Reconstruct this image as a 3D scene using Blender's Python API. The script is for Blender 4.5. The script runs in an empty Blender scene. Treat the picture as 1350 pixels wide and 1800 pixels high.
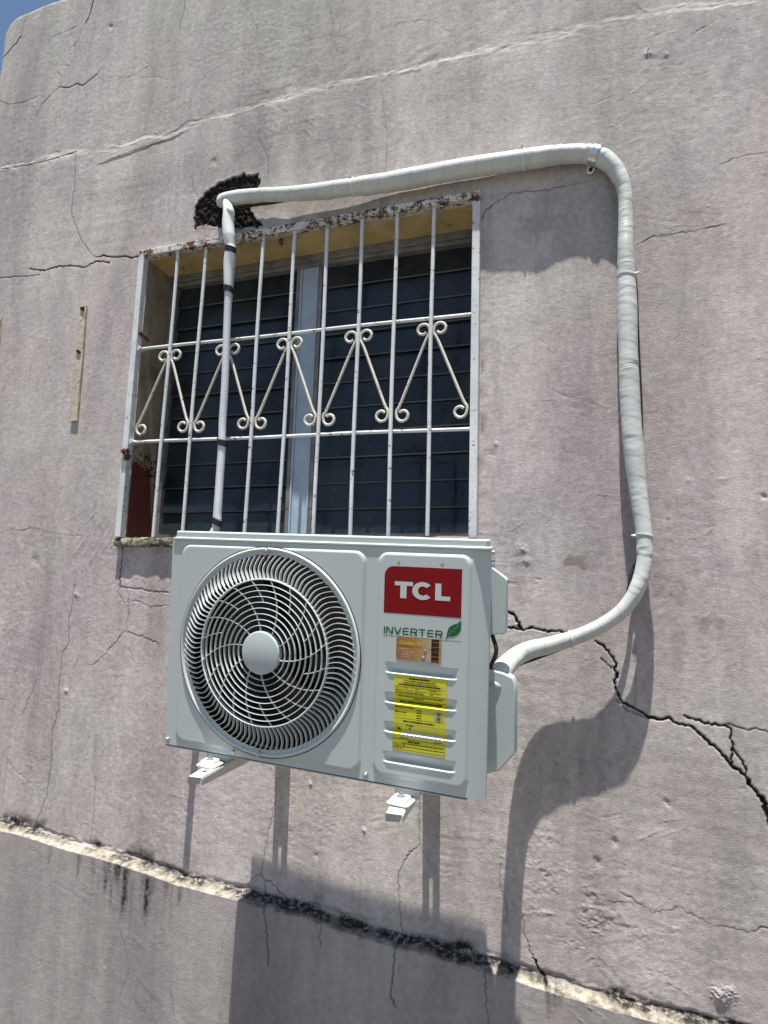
import bpy, bmesh, math, random
import numpy as np
from mathutils import Matrix, Vector

# ------------------------------------------------------------------ camera, sky, sun
S = bpy.context.scene
random.seed(7)
Z0 = 2.855                      # height of the window head above the ground; wall coordinates have z=0 there
CAM = np.array([1.60851206, -1.82600218, -1.24004251])
CR = np.array([[0.94447588, 0.01680489, 0.32815074],
               [0.32721134, -0.13918627, -0.93464427],
               [0.02996749, 0.99012362, -0.13695682]])
FPX = 1150.0
cd = bpy.data.cameras.new("camera"); cam = bpy.data.objects.new("camera", cd)
S.collection.objects.link(cam)
cam.matrix_world = Matrix.Translation((CAM[0], CAM[1], CAM[2] + Z0)) @ Matrix([list(r) for r in CR]).to_4x4()
cd.sensor_fit = 'VERTICAL'; cd.sensor_height = 36.0; cd.lens = 36.0 * FPX / 1800.0
cd.clip_start = 0.02; cd.clip_end = 2000
S.camera = cam

SUN_EL = math.atan(5.0)
w = bpy.data.worlds.new("World"); S.world = w; w.use_nodes = True
nt = w.node_tree; nt.nodes.clear()
sky = nt.nodes.new('ShaderNodeTexSky'); sky.sky_type = 'NISHITA'; sky.sun_disc = False
sky.sun_elevation = SUN_EL; sky.sun_rotation = math.radians(180)
sky.air_density = 1.2; sky.dust_density = 0.8; sky.ozone_density = 3.0
bg = nt.nodes.new('ShaderNodeBackground'); bg.inputs[1].default_value = 0.060
ow = nt.nodes.new('ShaderNodeOutputWorld')
nt.links.new(sky.outputs[0], bg.inputs[0]); nt.links.new(bg.outputs[0], ow.inputs[0])
sl = bpy.data.lights.new("sun", 'SUN'); sl.energy = 5.0; sl.angle = math.radians(0.53); sl.color = (1.0, 0.95, 0.87)
so = bpy.data.objects.new("sun", sl); S.collection.objects.link(so)
so.rotation_euler = Vector((0.05, -1.0, 5.0)).to_track_quat('Z', 'Y').to_euler(); so.location = (0, -3, 12)
S.view_settings.view_transform = 'Standard'; S.view_settings.look = 'None'
S.view_settings.exposure = 0.86; S.view_settings.gamma = 1.0
S.render.engine = 'CYCLES'

# ------------------------------------------------------------------ helpers
def at(u, v, off=0.0):
    """point on the plane `off` metres in front of the wall seen at photo position (u, v)"""
    d = CR @ np.array([(u - 675) / FPX, -(v - 900) / FPX, -1.0])
    k = (-off - CAM[1]) / d[1]
    return CAM + d * k

def link(o):
    S.collection.objects.link(o); return o

def tag(o, label=None, cat=None, group=None, kind=None):
    if label: o['label'] = label
    if cat: o['category'] = cat
    if group: o['group'] = group
    if kind: o['kind'] = kind
    return o

def empty(name, loc, rot=None):
    o = bpy.data.objects.new(name, None); link(o); o.empty_display_size = 0.05
    m = Matrix.Translation(loc)
    if rot is not None: m = m @ rot.to_4x4()
    o.matrix_world = m
    return o

class MB:
    """collects shapes in one mesh"""
    def __init__(self): self.v = []; self.f = []; self.mi = []; self.m = 0
    def add(self, vs, fs):
        b = len(self.v); self.v += [tuple(map(float, p)) for p in vs]
        self.f += [tuple(b + i for i in q) for q in fs]; self.mi += [self.m] * len(fs)
    def box(self, x0, x1, y0, y1, z0, z1):
        self.add([(x0,y0,z0),(x1,y0,z0),(x1,y1,z0),(x0,y1,z0),(x0,y0,z1),(x1,y0,z1),(x1,y1,z1),(x0,y1,z1)],
                 [(0,3,2,1),(4,5,6,7),(0,1,5,4),(1,2,6,5),(2,3,7,6),(3,0,4,7)])
    def hexa(self, P):
        self.add(P, [(0,3,2,1),(4,5,6,7),(0,1,5,4),(1,2,6,5),(2,3,7,6),(3,0,4,7)])
    def prism(self, poly, y0, y1):
        """poly in x,z (counterclockwise seen from -y) extruded y0 (front) .. y1"""
        n = len(poly)
        vs = [(p[0], y0, p[1]) for p in poly] + [(p[0], y1, p[1]) for p in poly]
        fs = [tuple(range(n)), tuple(range(2*n-1, n-1, -1))]
        fs += [(i, i + n, (i+1) % n + n, (i+1) % n) for i in range(n)]
        self.add(vs, fs)
    def plan(self, poly, z0, z1):
        """poly in x,y (counterclockwise from above) extruded in z"""
        n = len(poly)
        vs = [(p[0], p[1], z0) for p in poly] + [(p[0], p[1], z1) for p in poly]
        fs = [tuple(range(n-1, -1, -1)), tuple(range(n, 2*n))]
        fs += [(i, (i+1) % n, (i+1) % n + n, i + n) for i in range(n)]
        self.add(vs, fs)
    def tube(self, path, rad, seg=12, cap=True, flat=None):
        P = np.array(path, float); n = len(P)
        R = np.full(n, rad) if np.isscalar(rad) else np.array(rad)
        T = np.gradient(P, axis=0); T /= np.linalg.norm(T, axis=1)[:, None] + 1e-12
        up = np.array([0, 1.0, 0]) if abs(T[0][1]) < .9 else np.array([1.0, 0, 0])
        N = up - T[0] * (up @ T[0]); N /= np.linalg.norm(N)
        vs = []; 
        for i in range(n):
            N = N - T[i] * (N @ T[i]); N /= np.linalg.norm(N); B = np.cross(T[i], N)
            for k in range(seg):
                a = 2 * math.pi * k / seg
                r = R[i] if R.ndim == 1 else R[i][k]
                vs.append(P[i] + r * (math.cos(a) * N + math.sin(a) * B))
        fs = []
        for i in range(n - 1):
            for k in range(seg):
                k2 = (k + 1) % seg
                fs.append((i*seg + k, i*seg + k2, (i+1)*seg + k2, (i+1)*seg + k))
        if cap:
            fs.append(tuple(range(seg - 1, -1, -1))); fs.append(tuple((n-1)*seg + k for k in range(seg)))
        self.add(vs, fs)
    def revolve(self, prof, c, seg=48, a0=0.0, a1=2 * math.pi):
        """profile (r, y) revolved round the y axis at c=(x,z)"""
        vs = []; fs = []; n = len(prof); full = abs(a1 - a0 - 2 * math.pi) < 1e-6
        m = seg if full else seg + 1
        for j in range(m):
            a = a0 + (a1 - a0) * j / seg
            for r, y in prof: vs.append((c[0] + r * math.cos(a), y, c[1] + r * math.sin(a)))
        for j in range(seg):
            j2 = (j + 1) % m
            for i in range(n - 1): fs.append((j*n+i, j*n+i+1, j2*n+i+1, j2*n+i))
        self.add(vs, fs)
    def build(self, name, mats, parent=None, origin=None, smooth=35, bevel=None, bseg=2):
        me = bpy.data.meshes.new(name)
        o = bpy.data.objects.new(name, me)
        if origin is None: origin = tuple(parent['_org']) if parent is not None and '_org' in parent else (0, 0, 0)
        V = np.array(self.v) - np.array(origin)
        me.from_pydata(V.tolist(), [], self.f)
        if not isinstance(mats, (list, tuple)): mats = [mats]
        for m in mats: me.materials.append(m)
        if len(mats) > 1: me.polygons.foreach_set('material_index', self.mi)
        bm = bmesh.new(); bm.from_mesh(me); bmesh.ops.recalc_face_normals(bm, faces=bm.faces); bm.to_mesh(me); bm.free()
        if smooth:
            me.polygons.foreach_set('use_smooth', [True] * len(me.polygons))
            me.set_sharp_from_angle(angle=math.radians(smooth))
        me.update()
        link(o)
        if parent is not None: o.parent = parent
        else: o.location = origin
        if bevel:
            b = o.modifiers.new('bevel', 'BEVEL'); b.width = bevel; b.segments = bseg; b.limit_method = 'ANGLE'; b.angle_limit = math.radians(40)
            b.harden_normals = True
        return o

def root(name, org, label, cat, group=None, rot=None, local=None):
    """Empty; parts are given in wall coordinates (or local ones when local is set)"""
    o = empty(name, org, rot); o['_org'] = local if local is not None else list(org)
    return tag(o, label, cat, group)

def spline(pts, step=0.01):
    P = np.array(pts, float); P = np.vstack([2*P[0]-P[1], P, 2*P[-1]-P[-2]]); out = []
    for i in range(1, len(P) - 2):
        p0, p1, p2, p3 = P[i-1:i+3]; n = max(2, int(np.linalg.norm((p2-p1)[:3]) / step))
        for k in range(n):
            t = k / n
            out.append(.5*((2*p1)+(-p0+p2)*t+(2*p0-5*p1+4*p2-p3)*t*t+(-p0+3*p1-3*p2+p3)*t**3))
    out.append(P[-2]); return np.array(out)

def rrect(x0, x1, z0, z1, r, n=6):
    pts = []
    for cx, cz, a in ((x1-r, z0+r, -90), (x1-r, z1-r, 0), (x0+r, z1-r, 90), (x0+r, z0+r, 180)):
        for k in range(n + 1):
            t = math.radians(a + 90 * k / n); pts.append((cx + r*math.cos(t), cz + r*math.sin(t)))
    return pts

# ------------------------------------------------------------------ materials
def nmat(name):
    m = bpy.data.materials.new(name); m.use_nodes = True
    nt = m.node_tree; return m, nt, nt.nodes['Principled BSDF']
def N(nt, t, **kw):
    n = nt.nodes.new(t)
    for k, v in kw.items():
        if k in n.inputs: n.inputs[k].default_value = v
        else: setattr(n, k, v)
    return n
def coord(nt, scale=(1, 1, 1), kind='Object'):
    tc = N(nt, 'ShaderNodeTexCoord'); mp = N(nt, 'ShaderNodeMapping'); mp.inputs['Scale'].default_value = scale
    nt.links.new(tc.outputs[kind], mp.inputs[0]); return mp.outputs[0]
def noise(nt, vec, scale, detail=4, rough=.55, dist=0):
    n = N(nt, 'ShaderNodeTexNoise'); n.inputs['Scale'].default_value = scale; n.inputs['Detail'].default_value = detail
    n.inputs['Roughness'].default_value = rough; n.inputs['Distortion'].default_value = dist
    nt.links.new(vec, n.inputs['Vector']); return n.outputs['Fac']
def ramp(nt, fac, a, b, ca=(0, 0, 0, 1), cb=(1, 1, 1, 1)):
    r = N(nt, 'ShaderNodeValToRGB'); r.color_ramp.elements[0].position = a; r.color_ramp.elements[1].position = b
    r.color_ramp.elements[0].color = ca; r.color_ramp.elements[1].color = cb
    nt.links.new(fac, r.inputs[0]); return r.outputs[0]
def mix(nt, fac, a, b, mode='MIX'):
    m = N(nt, 'ShaderNodeMix', data_type='RGBA', blend_type=mode)
    for s, x in ((m.inputs[0], fac), (m.inputs[6], a), (m.inputs[7], b)):
        if hasattr(x, 'is_output'): nt.links.new(x, s)
        elif isinstance(x, (tuple, list)): s.default_value = tuple(x) + (1,) if len(x) == 3 else x
        else: s.default_value = x
    return m.outputs[2]
def math_(nt, op, a, b):
    m = N(nt, 'ShaderNodeMath', operation=op)
    for s, x in ((m.inputs[0], a), (m.inputs[1], b)):
        if hasattr(x, 'is_output'): nt.links.new(x, s)
        else: s.default_value = x
    return m.outputs[0]
def bump(nt, bs, h, strength, dist=.01):
    b = N(nt, 'ShaderNodeBump'); b.inputs['Strength'].default_value = strength; b.inputs['Distance'].default_value = dist
    nt.links.new(h, b.inputs['Height']); nt.links.new(b.outputs[0], bs.inputs['Normal']); return b
def attr(nt, name):
    a = N(nt, 'ShaderNodeAttribute'); a.attribute_name = name; return a.outputs['Fac']

def simple(name, col, rough=.5, metal=0.0, var=.06, vscale=25, bstr=0.0, bscale=200, spec=.5):
    m, nt, bs = nmat(name); v = coord(nt)
    f = noise(nt, v, vscale)
    c2 = tuple(max(0, c * (1 - 2.2 * var)) for c in col)
    nt.links.new(mix(nt, ramp(nt, f, .35, .7), col, c2), bs.inputs['Base Color'])
    bs.inputs['Roughness'].default_value = rough; bs.inputs['Metallic'].default_value = metal
    bs.inputs['Specular IOR Level'].default_value = spec
    if bstr: bump(nt, bs, noise(nt, v, bscale), bstr, .002)
    return m

def plaster_mat():
    m, nt, bs = nmat('lilac_grey_plaster')
    v = coord(nt); vs = coord(nt, (1, 1, .16)); vt = coord(nt, (1, 1, .05))
    base = mix(nt, ramp(nt, noise(nt, v, 1.3, 5, .6, .4), .38, .62), (.500, .468, .452), (.478, .415, .415))
    base = mix(nt, ramp(nt, noise(nt, v, 3.1, 4, .6), .5, .75), base, (.425, .385, .385))
    # weathering that differs with height: greyer and greener near the top
    tc = N(nt, 'ShaderNodeTexCoord'); sp = N(nt, 'ShaderNodeSeparateXYZ'); nt.links.new(tc.outputs['Object'], sp.inputs[0])
    hz = ramp(nt, math_(nt, 'ADD', math_(nt, 'MULTIPLY', sp.outputs[2], .45), -.95), 0, 1)
    top = mix(nt, ramp(nt, noise(nt, vs, 2.4, 4, .6, .3), .35, .65), (.460, .455, .425), (.405, .390, .385))
    base = mix(nt, hz, base, top)
    # vertical water streaks
    st = ramp(nt, noise(nt, vs, 5.5, 5, .62, .5), .50, .78)
    base = mix(nt, math_(nt, 'MULTIPLY', st, .55), base, (.225, .205, .215))
    st2 = ramp(nt, noise(nt, vt, 9.0, 3, .6, .2), .56, .8)
    base = mix(nt, math_(nt, 'MULTIPLY', st2, .34), base, (.27, .245, .25))
    wide = ramp(nt, noise(nt, coord(nt, (1, 1, .13)), 3.4, 3, .5, .3), .36, .64)
    base = mix(nt, .13, base, wide, 'OVERLAY')
    pk = ramp(nt, noise(nt, v, 2.2, 5, .65, 1.0), .60, .78)
    base = mix(nt, math_(nt, 'MULTIPLY', pk, .45), base, (.46, .385, .37))
    bl = ramp(nt, noise(nt, v, 14, 5, .7, .8), .60, .80)
    base = mix(nt, math_(nt, 'MULTIPLY', bl, .25), base, (.30, .265, .265))
    sp2 = ramp(nt, noise(nt, v, 190, 2, .6), .69, .77)
    base = mix(nt, math_(nt, 'MULTIPLY', sp2, .30), base, (.20, .18, .18))
    fine = ramp(nt, noise(nt, v, 60, 6, .75), .3, .75)
    mot = ramp(nt, noise(nt, coord(nt, (1, 1, .55)), 17, 8, .8, .5), .34, .66)
    base = mix(nt, .15, base, mot, 'OVERLAY')
    base = mix(nt, .24, base, fine, 'OVERLAY')
    base = mix(nt, attr(nt, 'brown'), base, (.22, .17, .155))
    base = mix(nt, attr(nt, 'green'), base, (.40, .41, .27))
    base = mix(nt, math_(nt, 'MULTIPLY', attr(nt, 'low'), .56), base, mix(nt, ramp(nt, noise(nt, vs, 5, 7, .72, .5), .38, .62), (.33, .31, .30), (.17, .155, .155)))
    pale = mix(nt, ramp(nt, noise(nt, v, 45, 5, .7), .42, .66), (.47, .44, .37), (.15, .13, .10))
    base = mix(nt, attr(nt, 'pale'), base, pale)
    gr = math_(nt, 'MULTIPLY', attr(nt, 'grime_and_shade'), ramp(nt, noise(nt, v, 70, 5, .75), .30, .52))  # dirt, plus the unit's shadow painted on the ledge
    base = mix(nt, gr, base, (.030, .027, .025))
    base = mix(nt, attr(nt, 'crack'), base, (.009, .008, .008))
    nt.links.new(base, bs.inputs['Base Color']); bs.inputs['Roughness'].default_value = .92
    bs.inputs['Specular IOR Level'].default_value = .2
    vr = coord(nt, (.85, 1, 1.15))
    h = math_(nt, 'ADD', noise(nt, v, 300, 4, .8), math_(nt, 'MULTIPLY', noise(nt, vr, 110, 6, .8, .6), .9))
    bump(nt, bs, h, .55, .0036)
    return m

def painted_iron(name, rust_at=.62, top=False, scale=22, white=(.64, .67, .69)):
    m, nt, bs = nmat(name); v = coord(nt)
    n1 = noise(nt, v, scale, 10, .80, .2)
    if top:
        tc = N(nt, 'ShaderNodeTexCoord'); sp = N(nt, 'ShaderNodeSeparateXYZ'); nt.links.new(tc.outputs['Object'], sp.inputs[0])
        n1 = math_(nt, 'ADD', n1, math_(nt, 'MULTIPLY', ramp(nt, math_(nt, 'ADD', sp.outputs[2], -1.0), .0, .02), .11))
    r = ramp(nt, n1, rust_at, rust_at + .03)
    halo = ramp(nt, n1, rust_at - .09, rust_at + .02)
    chips = ramp(nt, noise(nt, v, 70, 4, .65), .62, .65)
    c = mix(nt, ramp(nt, noise(nt, v, 9), .35, .7), white, tuple(x * .84 for x in white))
    c = mix(nt, math_(nt, 'MULTIPLY', halo, .55), c, (.50, .36, .20))
    c = mix(nt, chips, c, (.10, .08, .07))
    rustc = mix(nt, ramp(nt, noise(nt, v, 70, 4, .7), .35, .65), (.030, .014, .010), (.13, .052, .024))
    nt.links.new(mix(nt, r, c, rustc), bs.inputs['Base Color'])
    nt.links.new(math_(nt, 'ADD', math_(nt, 'MULTIPLY', r, .4), .45), bs.inputs['Roughness'])
    bump(nt, bs, math_(nt, 'ADD', math_(nt, 'MULTIPLY', r, .6), math_(nt, 'MULTIPLY', noise(nt, v, 120, 4), .5)), .5, .002)
    return m

PL = plaster_mat()
IRON = painted_iron('chipped_white_iron', .66)
IRONT = painted_iron('rusting_white_iron', .62, True, 34)
SCROLLM = painted_iron('yellowed_rusty_iron', .60, False, 30, (.60, .585, .52))
RUST = painted_iron('rust_lump', .2, False, 30)
CASE = simple('powder_coated_casing', (.51, .568, .566), .34, 0, .02, 6)
LIDM = simple('powder_coated_lid', (.50, .56, .56), .32, 0, .02, 6)
GUARD = simple('fan_guard_plastic', (.60, .64, .63), .38, 0, .02, 12)
HUB = simple('hub_plastic', (.47, .53, .535), .42, 0, .02, 12)
COVER = simple('cover_plastic', (.52, .60, .595), .42, 0, .03, 8)
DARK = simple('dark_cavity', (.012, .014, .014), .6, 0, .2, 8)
FANM = simple('fan_blade_plastic', (.014, .016, .012), .45, 0, .2, 8)
STEEL = simple('zinc_steel', (.62, .64, .66), .28, .9, .06, 60)
GALV = simple('white_bracket_paint', (.60, .62, .61), .4, 0, .05, 30)
ENDSHADE = simple('shaded_bracket_end', (.20, .21, .21), .5, .2, .1, 40)  # darker copy of the bracket metal; the tip's shade is in the colour
PADM = simple('white_pad', (.80, .80, .78), .5, 0, .03, 30)
BLACK = simple('black_rubber_and_gap_shade', (.012, .012, .013), .5, 0, .1, 40)  # cable rubber; also the painted shade of the guard gap and bracket slots
TAPE = simple('black_tape', (.010, .010, .011), .35, 0, .1, 40)
TIE = simple('nylon_tie', (.68, .69, .64), .4, 0, .04, 40)
ALU = simple('weathered_aluminium', (.26, .25, .24), .5, .35, .2, 20, .2, 90)
MULL = simple('pale_blue_board', (.42, .52, .64), .5, 0, .12, 7, .15, 60)
HOSE = simple('hose_plastic', (.60, .63, .66), .4, 0, .04, 30)

def wrap_mat():
    m, nt, bs = nmat('vinyl_pipe_wrap')
    v = coord(nt); uv = coord(nt, (1, 1, 1), 'UV')
    c = mix(nt, ramp(nt, noise(nt, v, 7, 5), .35, .7), (.55, .575, .56), (.46, .485, .47))
    c = mix(nt, math_(nt, 'MULTIPLY', attr(nt, 'seam'), .40), c, (.27, .29, .29))
    nt.links.new(c, bs.inputs['Base Color']); bs.inputs['Roughness'].default_value = .42
    mp = N(nt, 'ShaderNodeMapping'); mp.inputs['Scale'].default_value = (90, 1.3, 1); nt.links.new(uv, mp.inputs[0])
    wn = noise(nt, mp.outputs[0], 1.0, 3, .55, .6)
    mask = ramp(nt, noise(nt, v, 9, 3), .42, .66)
    bump(nt, bs, math_(nt, 'MULTIPLY', wn, mask), .55, .005)
    return m
WRAP = wrap_mat()

def glass_mat():
    m, nt, bs = nmat('dusty_dark_glass')
    v = coord(nt)
    d = ramp(nt, noise(nt, v, 5, 6, .7, .5), .30, .70)
    c = mix(nt, math_(nt, 'MULTIPLY', d, .42), (.003, .010, .018), (.075, .080, .080))
    nt.links.new(c, bs.inputs['Base Color']); bs.inputs['Roughness'].default_value = .09
    bs.inputs['Specular IOR Level'].default_value = .42
    nt.links.new(math_(nt, 'ADD', math_(nt, 'MULTIPLY', d, .25), .06), bs.inputs['Roughness'])
    return m
GLASS = glass_mat()

GEDGE = simple('ground_glass_edge_highlight', (.070, .092, .10), .35, 0, .2, 30)  # ground slat edge, its highlight put into the lighter colour

def reveal_mat():
    m, nt, bs = nmat('ochre_reveal_plaster')
    v = coord(nt)
    c = mix(nt, ramp(nt, noise(nt, v, 8, 6, .65, .6), .35, .68), (.52, .39, .17), (.31, .23, .11))
    c = mix(nt, ramp(nt, noise(nt, v, 17, 6, .7, 1.2), .60, .70), c, (.10, .075, .045))
    c = mix(nt, math_(nt, 'MULTIPLY', ramp(nt, noise(nt, v, 5, 6, .7), .55, .75), .5), c, (.50, .46, .38))
    nt.links.new(c, bs.inputs['Base Color']); bs.inputs['Roughness'].default_value = .9
    bump(nt, bs, noise(nt, v, 60, 6, .7), .4, .004)
    return m
REV = reveal_mat()
def tan_mat():
    m, nt, bs = nmat('dirty_tan_reveal')
    v = coord(nt)
    c = mix(nt, ramp(nt, noise(nt, v, 7, 6, .65, .6), .35, .68), (.33, .27, .19), (.17, .135, .09))
    c = mix(nt, ramp(nt, noise(nt, v, 22, 7, .75, 1.4), .62, .68), c, (.02, .015, .012))
    nt.links.new(c, bs.inputs['Base Color']); bs.inputs['Roughness'].default_value = .9
    bump(nt, bs, noise(nt, v, 60, 6, .7), .5, .004)
    return m
TAN = tan_mat()
REDP = simple('dark_red_paint', (.115, .022, .018), .7, 0, .1, 9, .2, 60)
def sill_mat():
    m, nt, bs = nmat('mossy_sill')
    v = coord(nt)
    c = mix(nt, ramp(nt, noise(nt, v, 45, 7, .75), .44, .56), (.34, .31, .24), (.035, .032, .022))
    nt.links.new(c, bs.inputs['Base Color']); bs.inputs['Roughness'].default_value = .95
    bump(nt, bs, noise(nt, v, 80, 6, .7), .9, .006)
    return m
SILL = sill_mat()

# ------------------------------------------------------------------ ground
def ground():
    mb = MB(); mb.add([(-150, -150, 0), (150, -150, 0), (150, 150, 0), (-150, 150, 0)], [(0, 1, 2, 3)])
    m, nt, bs = nmat('worn_concrete_ground'); v = coord(nt)
    c = mix(nt, ramp(nt, noise(nt, v, .8, 8, .65), .35, .68), (.135, .118, .095), (.085, .075, .062))
    nt.links.new(c, bs.inputs['Base Color']); bs.inputs['Roughness'].default_value = .9
    bump(nt, bs, noise(nt, v, 30, 8, .7), .4, .01)
    o = mb.build('ground', m, None, (0, 0, 0), 0); tag(o, kind='structure'); return o
GROUND = ground()

# ------------------------------------------------------------------ the wall as one finely modelled skin
WX0, WX1, WZ0, WZ1 = .026, 1.226, -1.045, -.028      # window opening
XL, ZT, RC, RB = -.856, 1.240, .105, .03             # left end, top, corner radius, edge rounding
rng = np.random.default_rng(11)

def vnoise(xs, zs, cell, seed, cellz=None):
    """smooth lattice noise on the tensor grid, about -1..1"""
    cellz = cellz or cell
    def wts(a, c):
        t = (a - a.min()) / c + 1.5; i = np.floor(t).astype(int); f = t - i
        W = np.zeros((len(a), i.max() + 4))
        w4 = [(1-f)**3/6, (3*f**3-6*f**2+4)/6, (-3*f**3+3*f**2+3*f+1)/6, f**3/6]
        for k in range(4): W[np.arange(len(a)), i - 1 + k] = w4[k]
        return W
    A = wts(xs, cell); B = wts(zs, cellz)
    L = np.random.default_rng(seed).uniform(-1, 1, (A.shape[1], B.shape[1]))
    return (A @ L @ B.T) * 1.9

def lnoise(x, z, seed):
    """lattice noise at arbitrary points with unit cell"""
    t = np.random.default_rng(seed).uniform(-1, 1, (256, 256))
    i = np.floor(x).astype(int); j = np.floor(z).astype(int); fx = x - i; fz = z - j
    fx = fx*fx*(3-2*fx); fz = fz*fz*(3-2*fz)
    g = lambda a, b: t[a % 256, b % 256]
    return (g(i, j)*(1-fx) + g(i+1, j)*fx)*(1-fz) + (g(i, j+1)*(1-fx) + g(i+1, j+1)*fx)*fz

def sstep(a, b, x):
    t = np.clip((x - a) / (b - a), 0, 1); return t*t*(3-2*t)

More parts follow.
